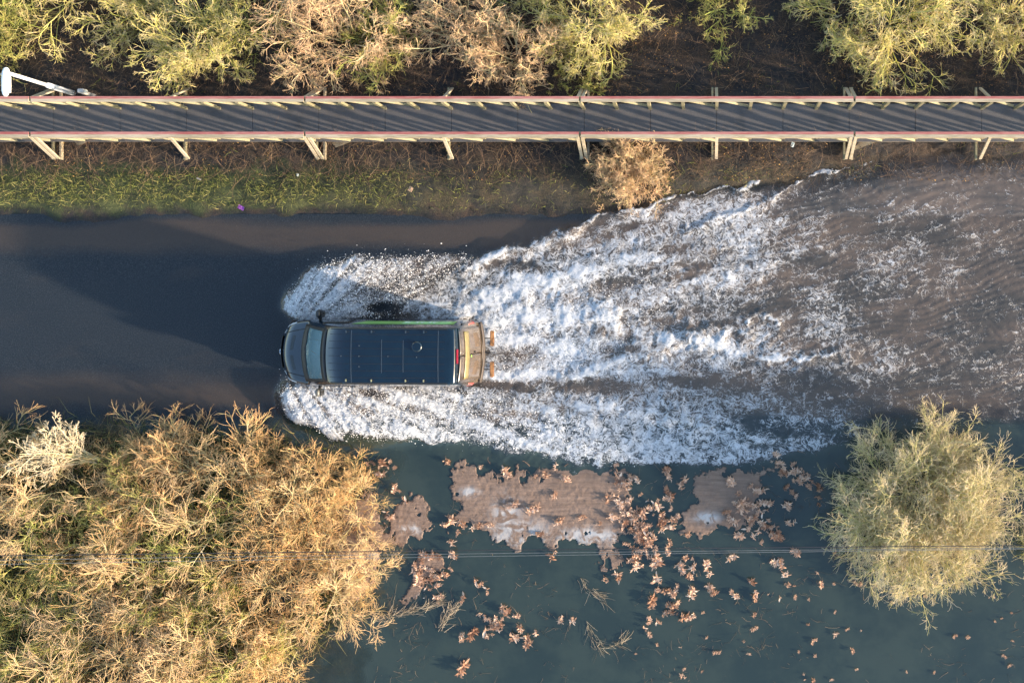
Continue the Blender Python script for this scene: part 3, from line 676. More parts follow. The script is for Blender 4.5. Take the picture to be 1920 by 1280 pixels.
def debris_mat(label, poly, scum_pts, seed):
    xs_ = [q[0] for q in poly]; ys_ = [q[1] for q in poly]
    gx = np.arange(min(xs_) - 25, max(xs_) + 25, 1.2); gy = np.arange(min(ys_) - 25, max(ys_) + 25, 1.2)
    X, Y, Fq = grid(gx, gy)
    n = (fbm(X / 22. + seed, Y / 22., 6) - .5)
    _, sdf = poly_in(X + n * 46, Y + (fbm(X / 18. + 9, Y / 18. + seed, 6) - .5) * 46, poly, 5)
    sdf = sdf + (fbm(X / 5. + 9, Y / 5. + seed, 3) - .5) * 14
    hol = sstep(.70, .74, fbm(X / 20. + seed * 3, Y / 20., 4)) * 30
    sdf = sdf - hol * .6
    keep = (sdf[Fq] > 0).all(1); Fq = Fq[keep]
    scm = np.zeros(X.shape)
    for (cx, cy, rx, ry) in scum_pts: scm = np.maximum(scm, np.exp(-((X - cx) / rx) ** 2 - ((Y - cy) / ry) ** 2))
    z = .012 + .012 * np.clip(sdf / 6, 0, 1) + (fbm(X / 7., Y / 7., 3) - .5) * .02
    x = (X - NX) / 60; y = (NY - Y) / 60
    used = np.unique(Fq); mp = np.full(len(X), -1); mp[used] = np.arange(len(used)); Fq = mp[Fq][:, ::-1]
    V = np.stack([x, y, z], 1)[used]; sc2 = np.clip(scm[used] * 1.5, 0, 1)
    # skirt down to the water
    n_ = len(V); V2 = V.copy(); V2[:, 2] = -.03
    e = np.concatenate([Fq[:, [i, (i + 1) % 4]] for i in range(4)]); es = np.sort(e, 1)
    _, idx, cnt = np.unique(es[:, 0].astype(np.int64) * (n_ + 1) + es[:, 1], return_index=True, return_counts=True)
    be = e[idx[cnt == 1]]
    SF = np.stack([be[:, 1], be[:, 0], be[:, 0] + n_, be[:, 1] + n_], 1)
    o = link('debris_mat', mesh_from('debris_mat', np.concatenate([V, V2]), np.concatenate([Fq, SF]), M_mat, attrs={'scum': np.concatenate([sc2, sc2]), 'rim': np.tile(np.clip(sdf[used] / 34, 0, 1), 2)}))
    return tag(o, label, 'debris mat')
debris_mat('large torn brown mat of floating debris with pale scum, below the wake', [(833, 862), (870, 870), (930, 882), (1000, 886), (1050, 872), (1090, 872), (1170, 880), (1185, 920), (1180, 985), (1150, 1020), (1170, 1060), (1120, 1075), (1135, 1035), (1090, 1020), (1060, 1010), (1035, 1022), (1000, 1010), (975, 1030), (930, 1018), (900, 990), (850, 996), (865, 960), (850, 905)], [(950, 960, 22, 26), (975, 1000, 50, 22), (1100, 1005, 60, 14), (880, 922, 18, 8)], 1)
debris_mat('brown mat of floating debris between two rows of dry leaf tufts at right', [(1290, 900), (1330, 885), (1400, 878), (1450, 880), (1425, 905), (1420, 960), (1390, 995), (1340, 1002), (1280, 1000), (1275, 960), (1300, 940)], [(1325, 970, 22, 9)], 2)
debris_mat('small ragged brown debris mat beside the thicket edge', [(755, 930), (800, 932), (805, 980), (795, 1010), (740, 1022), (700, 1025), (672, 1010), (680, 960), (705, 945), (720, 1000), (735, 960)], [(770, 992, 16, 9)], 3)
debris_mat('brown floating debris caught under the shrubs at the thicket edge', [(620, 930), (700, 925), (706, 970), (700, 1010), (710, 1060), (690, 1100), (650, 1120), (600, 1100), (600, 1000)], [(700, 1040, 8, 6)], 4)
debris_mat('brown debris strip floating between the leaf tufts left of centre', [(785, 1035), (820, 1032), (830, 1060), (800, 1090), (790, 1120), (745, 1130), (780, 1080)], [(800, 1120, 20, 8)], 5)

# ------------------------------------------------------------------ dry leaf tufts and drowned stems
G_tuft = leafmat('curled dry leaves', [(.0, (.40, .23, .15)), (.4, (.66, .43, .29)), (.8, (.82, .60, .45)), (1., (.88, .72, .58))], objvar=True)
def tuft_mesh(seed, nl, L, stem=True):
    r = rng(seed); Vs, Fs, T, o = [], [], [], 0
    SL = .10 + .0035 * nl; bend = r.uniform(-.5, .5)
    def stem(u): return np.array([SL * (u - .5), bend * SL * (u - .5) ** 2 * 2, .035 + .05 * u])
    for q in range(7):
        c = stem(q / 6.); Vs += [c + [0, -.004, 0], c + [0, .004, 0], c + [0, 0, .006]]
        if q:
            k = (q - 1) * 3; Fs += [(k, k + 1, k + 4, k + 3), (k + 1, k + 2, k + 5, k + 4), (k + 2, k, k + 3, k + 5)]
    T += [.05] * 21; o = 21
    for i in range(nl):
        b = stem(r.random() ** .8); az = (1.57 if r.random() < .5 else -1.57) + r.normal(-.4, .75); d = unit(np.array([math.cos(az), math.sin(az), r.uniform(-.1, 1.8)])); s = unit(np.cross(d, [0, 0, 1.]))
        ln = L * r.uniform(.6, 1.3); wdt = ln * r.uniform(.09, .19); curl = r.uniform(-.9, .9); pts = []
        for j in range(5):
            u = j / 4; w_ = wdt * math.sin(math.pi * min(.93, .12 + u * .85)); c = b + d * ln * u + np.array([0, 0, -.35 * ln * u * u]) + s * curl * ln * u * u * .5
            up = np.array([0, 0, abs(curl) * w_ * .6]); pts += [c - s * w_ + up, c, c + s * w_ + up]
        Vs += pts
        for j in range(4):
            for q in (0, 1): k = o + j * 3 + q; Fs.append((k, k + 1, k + 4, k + 3))
        T += [r.random()] * 15; o += 15
    return mesh_from('leaf_tuft', np.array(Vs), np.array(Fs), G_tuft, attrs={'tone': T})
TM = [tuft_mesh(100 + i, n, l * 1.25) for i, (n, l) in enumerate(((40, .09), (28, .10), (48, .095), (12, .10), (60, .10), (30, .08), (8, .13), (20, .12), (70, .095), (16, .08), (44, .11), (34, .085)))]
crop = [(335,150),(140,125),(730,220),(775,215),(820,185),(1110,220),(1130,262),(1320,205),(1060,320),(1110,340),(1145,330),(1090,410),(1160,370),(1330,300),(1380,260),(1400,230),(1250,365),(1300,400),(1340,370),(1370,400),(1160,465),(1190,490),(1230,450),(1300,450),(1350,450),(1350,420),(1600,250),(1640,300),(1655,350),(1590,380),(1610,420),(1740,290),(1770,340),(1750,390),(1690,410),(1680,460),(1790,470),(1810,500),(1730,470),(1845,350),(1870,430),(1860,270),(1900,310),(350,420),(400,440),(520,440),(360,520),(360,570),(290,580),(350,640),(280,670),(230,690),(215,660),(240,720),(300,670),(290,770),(465,690),(510,725),(410,760),(605,825),(510,865),(550,900),(560,880),(650,850),(660,900),(640,940),(400,955),(445,930),(730,930),(700,970),(400,1080),(840,870),(895,860),(1040,680),(1100,660),(1110,690),(1170,640),(1270,600),(1275,680),(1290,610),(1400,590),(1370,620),(1445,615),(1420,670),(1435,735),(1500,620),(1510,660),(1520,720),(1530,745),(1360,740),(1340,800),(1330,830),(1250,780),(1240,860),(1220,900),(1290,880),(1430,855),(1690,690),(1720,750),(1610,740),(1810,610),(1850,660),(1860,710),(1900,560),(1610,585),(625,350),(725,360),(815,310),(870,230),(835,420),(945,400),(1020,430),(740,480),(800,580),(60,380),(75,400),(40,215),(95,280),(150,330),(1340,320),(1330,220),(1075,400),(1125,380),(1180,445),(1205,470),(1165,540),(1200,560),(1240,510),(1170,590),(600,200),(480,180)]
rr = random.Random(8)
tuft_px = [(700 + u / 2.4, 800 + v / 2.4, 1) for u, v in crop]
tuft_px += [(px + rr.uniform(-9, 9), py + rr.uniform(-9, 9), .8) for px, py, _ in list(tuft_px) if rr.random() < .95]
for cx, cy, sx, sy, n_ in ((1205, 985, 40, 60, 34), (1240, 1010, 35, 25, 16), (805, 1075, 30, 45, 26), (1170, 905, 20, 30, 12), (1395, 960, 28, 30, 16), (1440, 995, 30, 16, 10), (870, 985, 35, 10, 8), (930, 1165, 30, 25, 10), (720, 870, 25, 20, 9), (1260, 1120, 25, 30, 12)):
    for i in range(n_): tuft_px.append((rr.gauss(cx, sx * .6), rr.gauss(cy, sy * .6), rr.uniform(.5, 1.0)))
for i in range(34):
    u = rr.random(); tuft_px.append((1452 + u * 95 + rr.uniform(-14, 14), 858 + u * 75 + rr.uniform(-14, 14), .7))
for i in range(60): tuft_px.append((rr.uniform(1180, 1920), rr.uniform(1090, 1275), rr.uniform(.35, .7)))
for i in range(14): tuft_px.append((rr.uniform(1520, 1700), rr.uniform(960, 1100), rr.uniform(.4, .7)))
def in_wake(px, py): return py < 858 and px < 1450
tuft_px = [(px, py, q * rr.uniform(.55, 1.3)) for px, py, q in tuft_px if not in_wake(px, py)]
tuft_px.sort(key=lambda q: -q[2])
mv, mf, mt_, off = [], [], [], 0
for n_i, (px, py, q) in enumerate(tuft_px):
    me = rr.choice(TM); loc = P(px, py, 0.01); rot = (rr.uniform(-.3, .3), rr.uniform(-.3, .3), rr.uniform(0, 6.28)); sc3 = (q * rr.uniform(.7, 1.2), q, q)
    if n_i < 290:
        o = bpy.data.objects.new('leaf_tuft', me); COL.objects.link(o); o.location = loc; o.rotation_euler = rot; o.scale = sc3
        tag(o, 'curled dry tan leaf tuft poking out of the flooded field', 'leaf tuft', 'dry leaf tufts in the flooded field')
    else:
        co_ = np.empty(len(me.vertices) * 3); me.vertices.foreach_get('co', co_); co_ = co_.reshape(-1, 3) * np.array(sc3)
        cz, sz = math.cos(rot[2]), math.sin(rot[2]); co_ = np.stack([co_[:, 0] * cz - co_[:, 1] * sz, co_[:, 0] * sz + co_[:, 1] * cz, co_[:, 2]], 1) + np.array(loc)
        vi = np.empty(len(me.loops), dtype=np.int32); me.loops.foreach_get('vertex_index', vi); tn = np.empty(len(me.vertices), dtype=np.float32); me.attributes['tone'].data.foreach_get('value', tn)
        mv.append(co_); mf.append(vi.reshape(-1, 4) + off); mt_.append(tn * rr.uniform(.2, .9)); off += len(co_)
tag(link('leaf_scatter', mesh_from('leaf_scatter', np.concatenate(mv), np.concatenate(mf), G_tuft, attrs={'tone': np.concatenate(mt_)})), kind='stuff', label='small scraps of dead leaves scattered between the tufts in the flooded field', cat='leaves')
reg_field = lambda px, py: np.where((px > 700) & (py > 870), np.clip(2.2 * (fbm(px / 45., py / 45., 4) - .50), 0, 1), 0) * (1 - poly_in(px, py, [(840, 870), (1180, 880), (1170, 1010), (900, 1010)], 10)[0] * .8)
tag(scatter_twigs('drowned_stems', 24000, reg_field, bark('drowned stems', [(.0, (.05, .045, .03)), (.5, (.15, .10, .065)), (1., (.34, .24, .16))]), 73, .10, .5, .0048, .04, .25), kind='stuff', label='thin dead stems lying in the flooded field', cat='stems')
tag(scatter_twigs('wake_edge_stems', 1500, lambda px, py: np.where((px > 1440) & (px < 1600), np.exp(-((py - 800 - (px - 1440) * .7) / 38.) ** 2), 0) + np.where((px > 700) & (px < 1450), .25 * np.exp(-((py - 872) / 12.) ** 2), 0), bark('rusty reed stems', [(.0, (.07, .04, .03)), (.5, (.25, .13, .08)), (1., (.5, .29, .18))]), 74, .15, .45, .006, .15, .7), kind='stuff', label='rusty broken reed stems along the lower edge of the wake', cat='reeds')
# rafts of pale straw
B_raft = bark('washed out straw', [(.0, (.16, .13, .10)), (.5, (.32, .26, .19)), (1., (.52, .43, .32))])
def straw_raft(label, pts, n, seed):
    r = rng(seed); k = r.integers(0, len(pts) - 1, n); u = r.random(n)[:, None]; A = np.array(pts, float)
    c = A[k] * (1 - u) + A[k + 1] * u + r.normal(0, 4, (n, 2)); dirv = unit(A[k + 1] - A[k]) + r.normal(0, .35, (n, 2))
    b = np.stack([(c[:, 0] - NX) / 60, (NY - c[:, 1]) / 60, r.uniform(.01, .07, n)], 1)
    PL = walk(r, b, np.stack([dirv[:, 0], -dirv[:, 1], 0 * u[:, 0]], 1), r.uniform(.12, .5, n), 4, .12, np.zeros(3))
    V, Fq = tubes(PL, .006, .003, 3)
    return tag(link('straw_raft', mesh_from('straw_raft', V, Fq, B_raft, attrs={'tone': tone_of(r, n, 4, 3, 0, 1)})), label, 'straw raft')
straw_raft('long pale raft of floating straw below the thicket corner', [(700, 1165), (740, 1150), (790, 1140), (825, 1130)], 150, 1)
straw_raft('bundle of bent straw floating beside the long raft', [(825, 1180), (838, 1155), (850, 1140)], 80, 2)
straw_raft('Y-shaped clump of drowned straw at the bottom centre', [(1100, 1165), (1115, 1200), (1125, 1212), (1165, 1205), (1170, 1195)], 70, 3)
straw_raft('thin clump of drowned straw below the large debris mat', [(1085, 1075), (1105, 1105), (1130, 1120)], 45, 4)

# ================================================================== BOARDWALK
t = NT('deck panels'); sep = t.new('SeparateXYZ'); t.l(t.pos(), sep.inputs[0])
g = t.noise(50, 4, rough=.7); bl = t.noise(1.4, 5)
c = t.mix(t.map(g, .35, .65), (.075, .075, .080), (.115, .108, .105)); c = t.mix(t.map(bl, .5, .75), c, (.06, .062, .066))
t.set(Base_Color=c, Roughness=.75); t.l(t.bump(g, .3, .005), t.b.inputs['Normal']); M_deck = t.m
def wood(name, a, b):
    t = NT(name); n = t.noise(3, 5, t.scaled(t.obj(), (1, 12, 12))); m = t.noise(.8, 3, t.obj())
    t.set(Base_Color=t.mix(t.map(t.math('ADD', t.math('MULTIPLY', n, .6), t.math('MULTIPLY', m, .4)), .35, .65), a, b), Roughness=.75); t.l(t.bump(n, .4, .01), t.b.inputs['Normal']); return t.m
M_wood = wood('weathered pale timber', (.30, .25, .16), (.50, .42, .30)); M_green = wood('greenish treated timber', (.17, .16, .09), (.32, .28, .17))
M_red = wood('faded red grip strip', (.30, .075, .065), (.44, .20, .17))
bw = empty('boardwalk', (-10, 5.05, 0)); tag(bw, 'raised grey boardwalk with red-topped pale timber rails crossing the marsh', 'boardwalk')
ORG = Vector((-10, 5.05, 0))
def bwp(mb, name, mat, bevel=0):
    bmesh.ops.translate(mb.bm, verts=mb.bm.verts[:], vec=-ORG); return mb.build(name, mat, bw, bevel)
DZ = .55; YN, YS = 5.60, 4.55; RT = 1.66
joints = [-24.0 - 8.1] + [-19.92 + .05 + 8.12 * i - 1e-9 for i in range(0, 5)]
jx = [-19.97 - 8.15, -19.97, -11.83, -3.68, 4.46, 12.6, 20.7]
for a, b in zip(jx, jx[1:]):
    n = 4
    for i in range(n):
        x0 = a + (b - a) * i / n + .006; x1 = a + (b - a) * (i + 1) / n - .006
        bwp(MB().box(((x0 + x1) / 2, 5.075, DZ - .025), (x1 - x0, 1.16, .05)), 'deck_panel', M_deck)
    for y, sgn in ((YN, 1), (YS, -1)):
        x0, x1 = a + .03, b - .03; m = (x0 + x1) / 2; L = x1 - x0
        bwp(MB().box((m, y + .035 * 1, RT), (L, .075, .045)), 'grip_strip', M_red)
        bwp(MB().box((m, y - .045, RT - .006), (L, .085, .05)), 'handrail', M_wood)
        nb = 8
        for q in range(nb):
            xa, xb_ = x0 + L * q / nb + .05, x0 + L * (q + 1) / nb - .05
            bwp(MB().bar((xa, y - .02, RT - .06), (xb_, y - .02, DZ + .05), .03, .075), 'diagonal_brace', M_green)
        if y == YS: bwp(MB().box((m, y - .06, RT - .22), (L, .04, .11)), 'middle_rail', M_wood)
        bwp(MB().box((m, y, DZ - .12), (L, .07, .20)), 'edge_beam', M_wood)
k = 0; x = jx[0]
mb_posts = []
while x < jx[-1] + .1:
    near = min(abs(x - j) for j in jx) < .1
    for y in (YN, YS):
        inner = -.085 if y == YN else .05
        m = MB().bar((x, y + inner, DZ - .25), (x, y + inner, RT - .03), .075, .095)
        bwp(m, 'post', M_green)
    x += 8.145 / 8
for i, xb in enumerate([-19.97 - 4.07 + 4.07 * q for q in range(0, 10)]):
    dbl = min(abs(xb - j) for j in jx) < .2
    for y, sg in ((YN, 1), (YS, -1)):
        yo = y + sg * .56
        for dx in ((-.07, .07) if dbl else (0,)):
            bwp(MB().bar((xb + dx, y + sg * .02, RT - .06), (xb + dx, yo, .42), .05, .09), 'brace', M_wood)
        bwp(MB().bar((xb - .12, y - sg * .3, .36), (xb - .12, yo + sg * .03, .36), .12, .06), 'outrigger', M_green)
        if dbl: bwp(MB().bar((xb + .12, y - sg * .3, .36), (xb + .12, yo + sg * .03, .36), .12, .06), 'outrigger', M_wood)
        bwp(MB().bar((xb, y - sg * .05, -.5), (xb, y - sg * .05, DZ - .22), .11, .11), 'pile', M_green)
    if dbl or i == 3:
        bwp(MB().bar((xb + .10, YS - .22, .20), (xb + .85, YS + .05, .34), .03, .18), 'knee_board', M_wood)

# ================================================================== STREET LAMP
M_white = simple('white painted steel', (.80, .80, .80), .35, 0, .04); M_galv = simple('galvanised steel', (.45, .46, .45), .45, .6)
lx, ly = -19.5, 6.02
lp = empty('street_lamp', (lx, ly, 0)); tag(lp, 'white street lamp leaning into view beside the boardwalk at left', 'street lamp')
MB().tube([(0, 0, -.2), (0, 0, 1.55), (0, 0, 1.65)], [.085, .085, .06], 16).build('base_column', M_white, lp, smooth=True)
MB().tube([(0, 0, .15), (0, 0, .33)], .095, 16).build('collar', M_galv, lp)
MB().tube([(0, 0, 1.63), (0, 0, 3.35)], [.058, .048], 14).build('pole', M_white, lp, smooth=True)
b_ = MB(); b_.tube([(0.0, .14, 3.38), (0, .10, 3.38), (0, 0, 3.40), (0, -.2, 3.42), (0, -.52, 3.42), (0, -.62, 3.41), (0, -.67, 3.40)], [.03, .07, .095, .10, .095, .075, .04], 16)
b_.build('lantern', M_white, lp, smooth=True)
MB().box((0, -.33, 3.32), (.17, .46, .05)).build('diffuser', simple('lamp diffuser', (.7, .72, .72), .2), lp, .01)
MB().tube([(-.14, -.05, 3.38), (-.09, -.05, 3.42)], .03, 10).build('photocell', M_galv, lp)
cb = empty('control_box', (*P(157, 174, .9)[:2], 0)); tag(cb, 'small grey post box with a cream cap at the foot of the street lamp', 'control box')
MB().box((0, 0, .45), (.10, .10, 1.0)).build('post', M_galv, cb, .01); MB().box((.0, .03, 1.0), (.20, .12, .14)).build('housing', M_galv, cb, .015)
MB().lathe([(.0, 0), (.075, 0), (.075, .03), (.05, .045), (0.001, .05)], (.12, .0, 1.0), n=16).build('cap', simple('cream plastic', (.75, .68, .5), .5), cb)

# ================================================================== OVERHEAD WIRES
M_wd_ = simple('dark cable', (.03, .03, .035), .5); M_wl = simple('bare aluminium wire', (.20, .21, .21), .5, .3)
def wire(label, pts, z, mat, rad):
    (xa, ya), (xb, yb) = pts; A = P(xa, ya, z); B = P(xb, yb, z); out = []
    for i in range(-40, 81):
        u = i / 40; out.append((A[0] + (B[0] - A[0]) * u, A[1] + (B[1] - A[1]) * u, z + .004 * ((u - .5) * 8) ** 2))
    return tag(MB().tube(out, rad, 6).build('overhead_wire', mat), label, 'wire')
wire('thin dark overhead cable, uppermost of the three wires over the field', [(0, 1040), (1920, 1021)], 6.5, M_wd_, .010)
wire('pale overhead wire running between the dark cable and the lowest wire', [(0, 1048), (1920, 1025)], 6.3, M_wl, .0055)
wire('pale overhead wire, lowest of the three wires over the field', [(0, 1056), (1920, 1027)], 6.3, M_wl, .0055)

# ================================================================== LITTER
def litter(label, px, py, col, w_, h_, seed):
    r = rng(seed); bm = bmesh.new(); n = 6; g_ = [[bm.verts.new(((i / (n - 1) - .5) * w_, (j / (n - 1) - .5) * h_, r.uniform(0, .03))) for i in range(n)] for j in range(n)]
    for j in range(n - 1):
        for i in range(n - 1): bm.faces.new((g_[j][i], g_[j][i + 1], g_[j + 1][i + 1], g_[j + 1][i]))
    bmesh.ops.solidify(bm, geom=bm.faces[:], thickness=.004)
    me = bpy.data.meshes.new('litter'); bm.to_mesh(me); bm.free(); me.materials.append(simple('litter ' + label.split()[1], col, .5, 0, .2, 30))
    o = link('litter', me); x, y, _ = P(px, py, 0); o.location = (x, y, max(0.0, float(ground_z(np.array([x]), np.array([y]))[0])) + .13); o.rotation_euler = (0, 0, r.uniform(-.5, -.3)); tag(o, label, 'litter')
litter('crumpled purple wrapper at the grass edge of the road', 456, 390, (.42, .14, .55), .20, .12, 1)
litter('narrow white scrap lying in the verge grass', 385, 338, (.75, .72, .66), .15, .045, 2)
litter('round whitish scrap near the top of the verge', 568, 331, (.62, .66, .62), .08, .08, 3)
litter('beige lump on the bank above the flooded verge', 777, 357, (.62, .45, .30), .13, .15, 4)
litter('bluish white bag under the boardwalk near the foam', 1484, 275, (.70, .80, .82), .10, .16, 5)
# ================================================================== VAN
VX, VY, YAW = -12.84, -1.93, R(-.35)
van = empty('panel_van', (VX, VY, 0), YAW)
tag(van, 'dark navy panel van with green side stripe driving left through the flood', 'van')
t = NT('navy van paint'); n = t.noise(2.2, 5, t.obj()); mottle = t.noise(14, 5, t.obj(), rough=.7)
sepo = t.new('SeparateXYZ'); t.l(t.obj(), sepo.inputs[0])
mud_reflm = t.math('MULTIPLY', t.map(sepo.outputs[2], .35, 1.1, .75, .0), t.map(mottle, .35, .65))
mud_reflm = t.math('MAXIMUM', mud_reflm, t.math('MULTIPLY', t.map(sepo.outputs[0], 5.72, 5.85), t.map(mottle, .2, .7, .45, .8)))  # tan on the rear end: sunlit reflection put into the paint colour
t.set(Base_Color=t.mix(mud_reflm, t.mix(t.map(n, .3, .7), (.002, .011, .024), (.003, .015, .030)), (.16, .12, .085)),
      Roughness=t.math('ADD', .16, t.math('MULTIPLY', t.map(mottle, .4, .8), .12)), Metallic=.15, Coat_Weight=.6, Coat_Roughness=.05); M_navy = t.m
M_black = simple('black trim plastic', (.015, .016, .018), .45); M_rubber = simple('tyre rubber', (.02, .02, .02), .8); M_gap = simple('shut line shadow gap', (.006, .007, .009), .7)
t = NT('windscreen glass'); gl = t.new('BsdfGlossy'); gl.inputs['Roughness'].default_value = .03; gl.inputs['Color'].default_value = (.85, .95, 1, 1)
tr = t.new('BsdfTransparent'); tr.inputs[0].default_value = (.72, .86, .86, 1)
fr = t.new('Fresnel'); fr.inputs[0].default_value = 1.6; mx = t.new('MixShader'); t.l(t.math('ADD', t.math('MULTIPLY', fr.outputs[0], 1.0), .12, clamp=True), mx.inputs[0]); dg = t.new('BsdfDiffuse'); dg.inputs[0].default_value = (.24, .40, .45, 1); m0 = t.new('MixShader'); m0.inputs[0].default_value = .5; t.l(tr.outputs[0], m0.inputs[1]); t.l(dg.outputs[0], m0.inputs[2])  # teal diffuse mixed into the pane imitates reflected haze
t.l(m0.outputs[0], mx.inputs[1]); t.l(gl.outputs[0], mx.inputs[2]); t.l(mx.outputs[0], t.out.inputs[0]); M_glass = t.m
t = NT('dark side glass'); t.set(Base_Color=(.01, .012, .014), Roughness=.04); M_dglass = t.m
Ts, Tz = [0, .03, .08, .15, .28, .6, .86, .94, 1.35, 1.77, 1.95, 2.2, 2.5, 3.0, 5.55, 5.68, 5.73, 5.80, 5.88, 5.95, 6.0], [.62, .80, .93, 1.03, 1.11, 1.21, 1.29, 1.38, 1.88, 2.28, 2.40, 2.53, 2.60, 2.63, 2.63, 2.60, 2.50, 2.1, 1.4, .85, .55]
Ws, Ww = [0, .05, .1, .2, .4, .7, 1.2, 5.5, 5.75, 5.9, 6.0], [.60, .72, .79, .87, .945, .985, 1.0, 1.0, .985, .96, .90]
def T_(s): return float(np.interp(s, Ts, Tz))
def W_(s): return float(np.interp(s, Ws, Ww))
def wz(s, z): return W_(s) - .185 * max(0.0, (z - 1.15) / 1.45) ** 1.25 * (1 if s > .9 else .6)
def bow(s): return float(np.interp(s, [0, 1.0, 1.9, 2.8, 5.4, 6.0], [.22, .17, .10, 0, 0, -.10]))
def section(s):
    Tt = T_(s); r = min(.085 if s > 1.9 else .11, (Tt - .30) * .4); zc = Tt - r; yc = wz(s, zc)
    pts = [(0, .26), (yc * .5, .26), (yc - .10, .27), (yc - .03, .33)]
    for q in np.linspace(.08, 1, 10):
        z = .33 + (zc - .33) * q; pts.append((wz(s, z), z))
    for a in (25, 50, 75): pts.append((yc - r + r * math.cos(R(a)), zc + r * math.sin(R(a))))
    ye = yc - r; cr = .035 if s > 1.9 else .05
    for q in np.linspace(1, 0, 9): pts.append((ye * q, Tt + cr * (1 - q * q)))
    return pts
def ztop(s, y):
    pts = section(s)[13:]; ys = [q[0] for q in pts][::-1]; zs = [q[1] for q in pts][::-1]; return float(np.interp(abs(y), ys, zs))
def top_pt(s, y, off=0.0): return (s + bow(s) * y * y, y, ztop(s, y) + off)
def side_pt(s, z, sg, off=0.0):
    y = wz(s, z) + off; return (s + bow(s) * y * y, sg * y, z)
stations = sorted(set(list(np.round(np.concatenate([[0, .015, .03, .05, .08, .11, .15, .2, .28, .4, .5, .6, .7, .8, .86, .9, .94], np.linspace(.94, 1.77, 8), np.linspace(1.85, 3.0, 10), np.linspace(3.2, 5.5, 9), [5.58, 5.64, 5.68, 5.70, 5.73, 5.76, 5.80, 5.84, 5.88, 5.915, 5.95, 5.975, 6.0]]), 4))))
bm = bmesh.new(); prev = None; secs = []
for s in stations:
    h = section(s); full = [(y, z) for y, z in h] + [(-y, z) for y, z in h[-2:0:-1]]
    secs.append([bm.verts.new((s + bow(s) * y * y, y, z)) for y, z in full])
hl = len(section(1)); 
for (s0, A), (s1, B) in zip(zip(stations, secs), list(zip(stations, secs))[1:]):
    n = len(A)
    for k in range(n):
        k2 = (k + 1) % n; ym = (A[k].co.y + A[k2].co.y) / 2
        if s0 >= .93 and s1 <= 1.78 and abs(ym) < wz((s0 + s1) / 2, T_((s0 + s1) / 2)) - .16 and A[k].co.z > 1.3: continue
        bm.faces.new((A[k], B[k], B[k2], A[k2]))
bm.faces.new(secs[0]); bm.faces.new(list(reversed(secs[-1])))
bmesh.ops.recalc_face_normals(bm, faces=bm.faces[:])
me = bpy.data.meshes.new('body'); bm.to_mesh(me); bm.free(); me.materials.append(M_navy)
for p_ in me.polygons: p_.use_smooth = len(p_.vertices) == 4
link('body', me, van)
def patch(name, fn, us, vs_, mat, thick=.012, parent=van):
    """patch over the body surface: fn(u,v)->point, given real thickness"""
    bm = bmesh.new(); g_ = [[bm.verts.new(fn(u, v)) for u in us] for v in vs_]
    for j in range(len(vs_) - 1):
        for i in range(len(us) - 1): bm.faces.new((g_[j][i], g_[j][i + 1], g_[j + 1][i + 1], g_[j + 1][i]))
    bmesh.ops.recalc_face_normals(bm, faces=bm.faces[:])
    if thick: bmesh.ops.solidify(bm, geom=bm.faces[:], thickness=-thick)
    bmesh.ops.recalc_face_normals(bm, faces=bm.faces[:])
    me = bpy.data.meshes.new(name); bm.to_mesh(me); bm.free(); me.materials.append(mat)
    for p_ in me.polygons: p_.use_smooth = True
    return link(name, me, parent)
LS = np.linspace
def topline(name, s0, y0, s1, y1, wdt, mat, off=.004, n=12, thick=0, parent=van):
    L = math.hypot(s1 - s0, y1 - y0); dx, dy = -(y1 - y0) / L * wdt / 2, (s1 - s0) / L * wdt / 2
    return patch(name, lambda u, v: top_pt(s0 + (s1 - s0) * u + dx * v, y0 + (y1 - y0) * u + dy * v, off), LS(0, 1, n), (-1, 1), mat, thick, parent)
# windscreen, surround, cabin
patch('windscreen', lambda y, s: top_pt(s, y * (1 - .10 * (s - .94)), .006), LS(-.80, .80, 17), LS(.93, 1.79, 9), M_glass, 0)
patch('cowl_panel', lambda y, s: top_pt(s, y, .010), LS(-.86, .86, 15), LS(.78, .97, 4), M_black, .01)
patch('windscreen_header', lambda y, s: top_pt(s, y, .010), LS(-.76, .76, 13), LS(1.70, 1.88, 3), M_black, .008)
for sg in (-1, 1): patch('windscreen_pillar', lambda u, s: top_pt(s, sg * (.76 + .09 * u - .09 * (s - .94)), .012), LS(0, 1, 4), LS(.92, 1.82, 8), M_black, .008)
for y0, y1 in ((-.62, .0), (.05, .66)):
    MB().tube([top_pt(.88, y0, .03), top_pt(.98, (y0 + y1) / 2, .035), top_pt(.93, y1, .03)], .012, 6).build('wiper', M_black, van)
M_dash = simple('teal-grey dashboard', (.26, .34, .33), .6); M_seat = simple('dark seat cloth', (.03, .035, .04), .8)
db = MB(); db.box((1.25, 0, 1.20), (.55, 1.55, .30)); db.build('dashboard', M_dash, van, .05)
patch('screen_sheen_sheet', lambda y, s: (s, y, 1.36 + .04 * math.cos(y * 4) - .02 * s), LS(-.05, .76, 8), LS(1.0, 1.66, 5), simple('pale blue screen sheen', (.42, .68, .76), .4), .01)  # added sheet; the windscreen's pale sheen is put into its colour
for y in (-.45, .45):
    st_ = MB().box((2.05, y, 1.05), (.5, .5, .16)).build('seat', M_seat, van, .05); MB().box((2.32, y, 1.45), (.14, .48, .75)).build('backrest', M_seat, st_, .05)
MB().lathe([(.16, 0), (.19, .0), (.19, .025), (.16, .025)], (1.62, -.45, 1.36), n=20).build('steering_wheel', M_black, van)
MB().box((1.40, -.30, 1.385), (.055, .075, .03)).build('phone', simple('bright green screen holder', (.05, .65, .10), .4), van, .005)
bb = MB(); bb.bar((1.10, .06, 1.375), (1.26, -.04, 1.375), .03, .02); bb.build('orange_strap', simple('orange strap', (.7, .32, .10), .5), van)
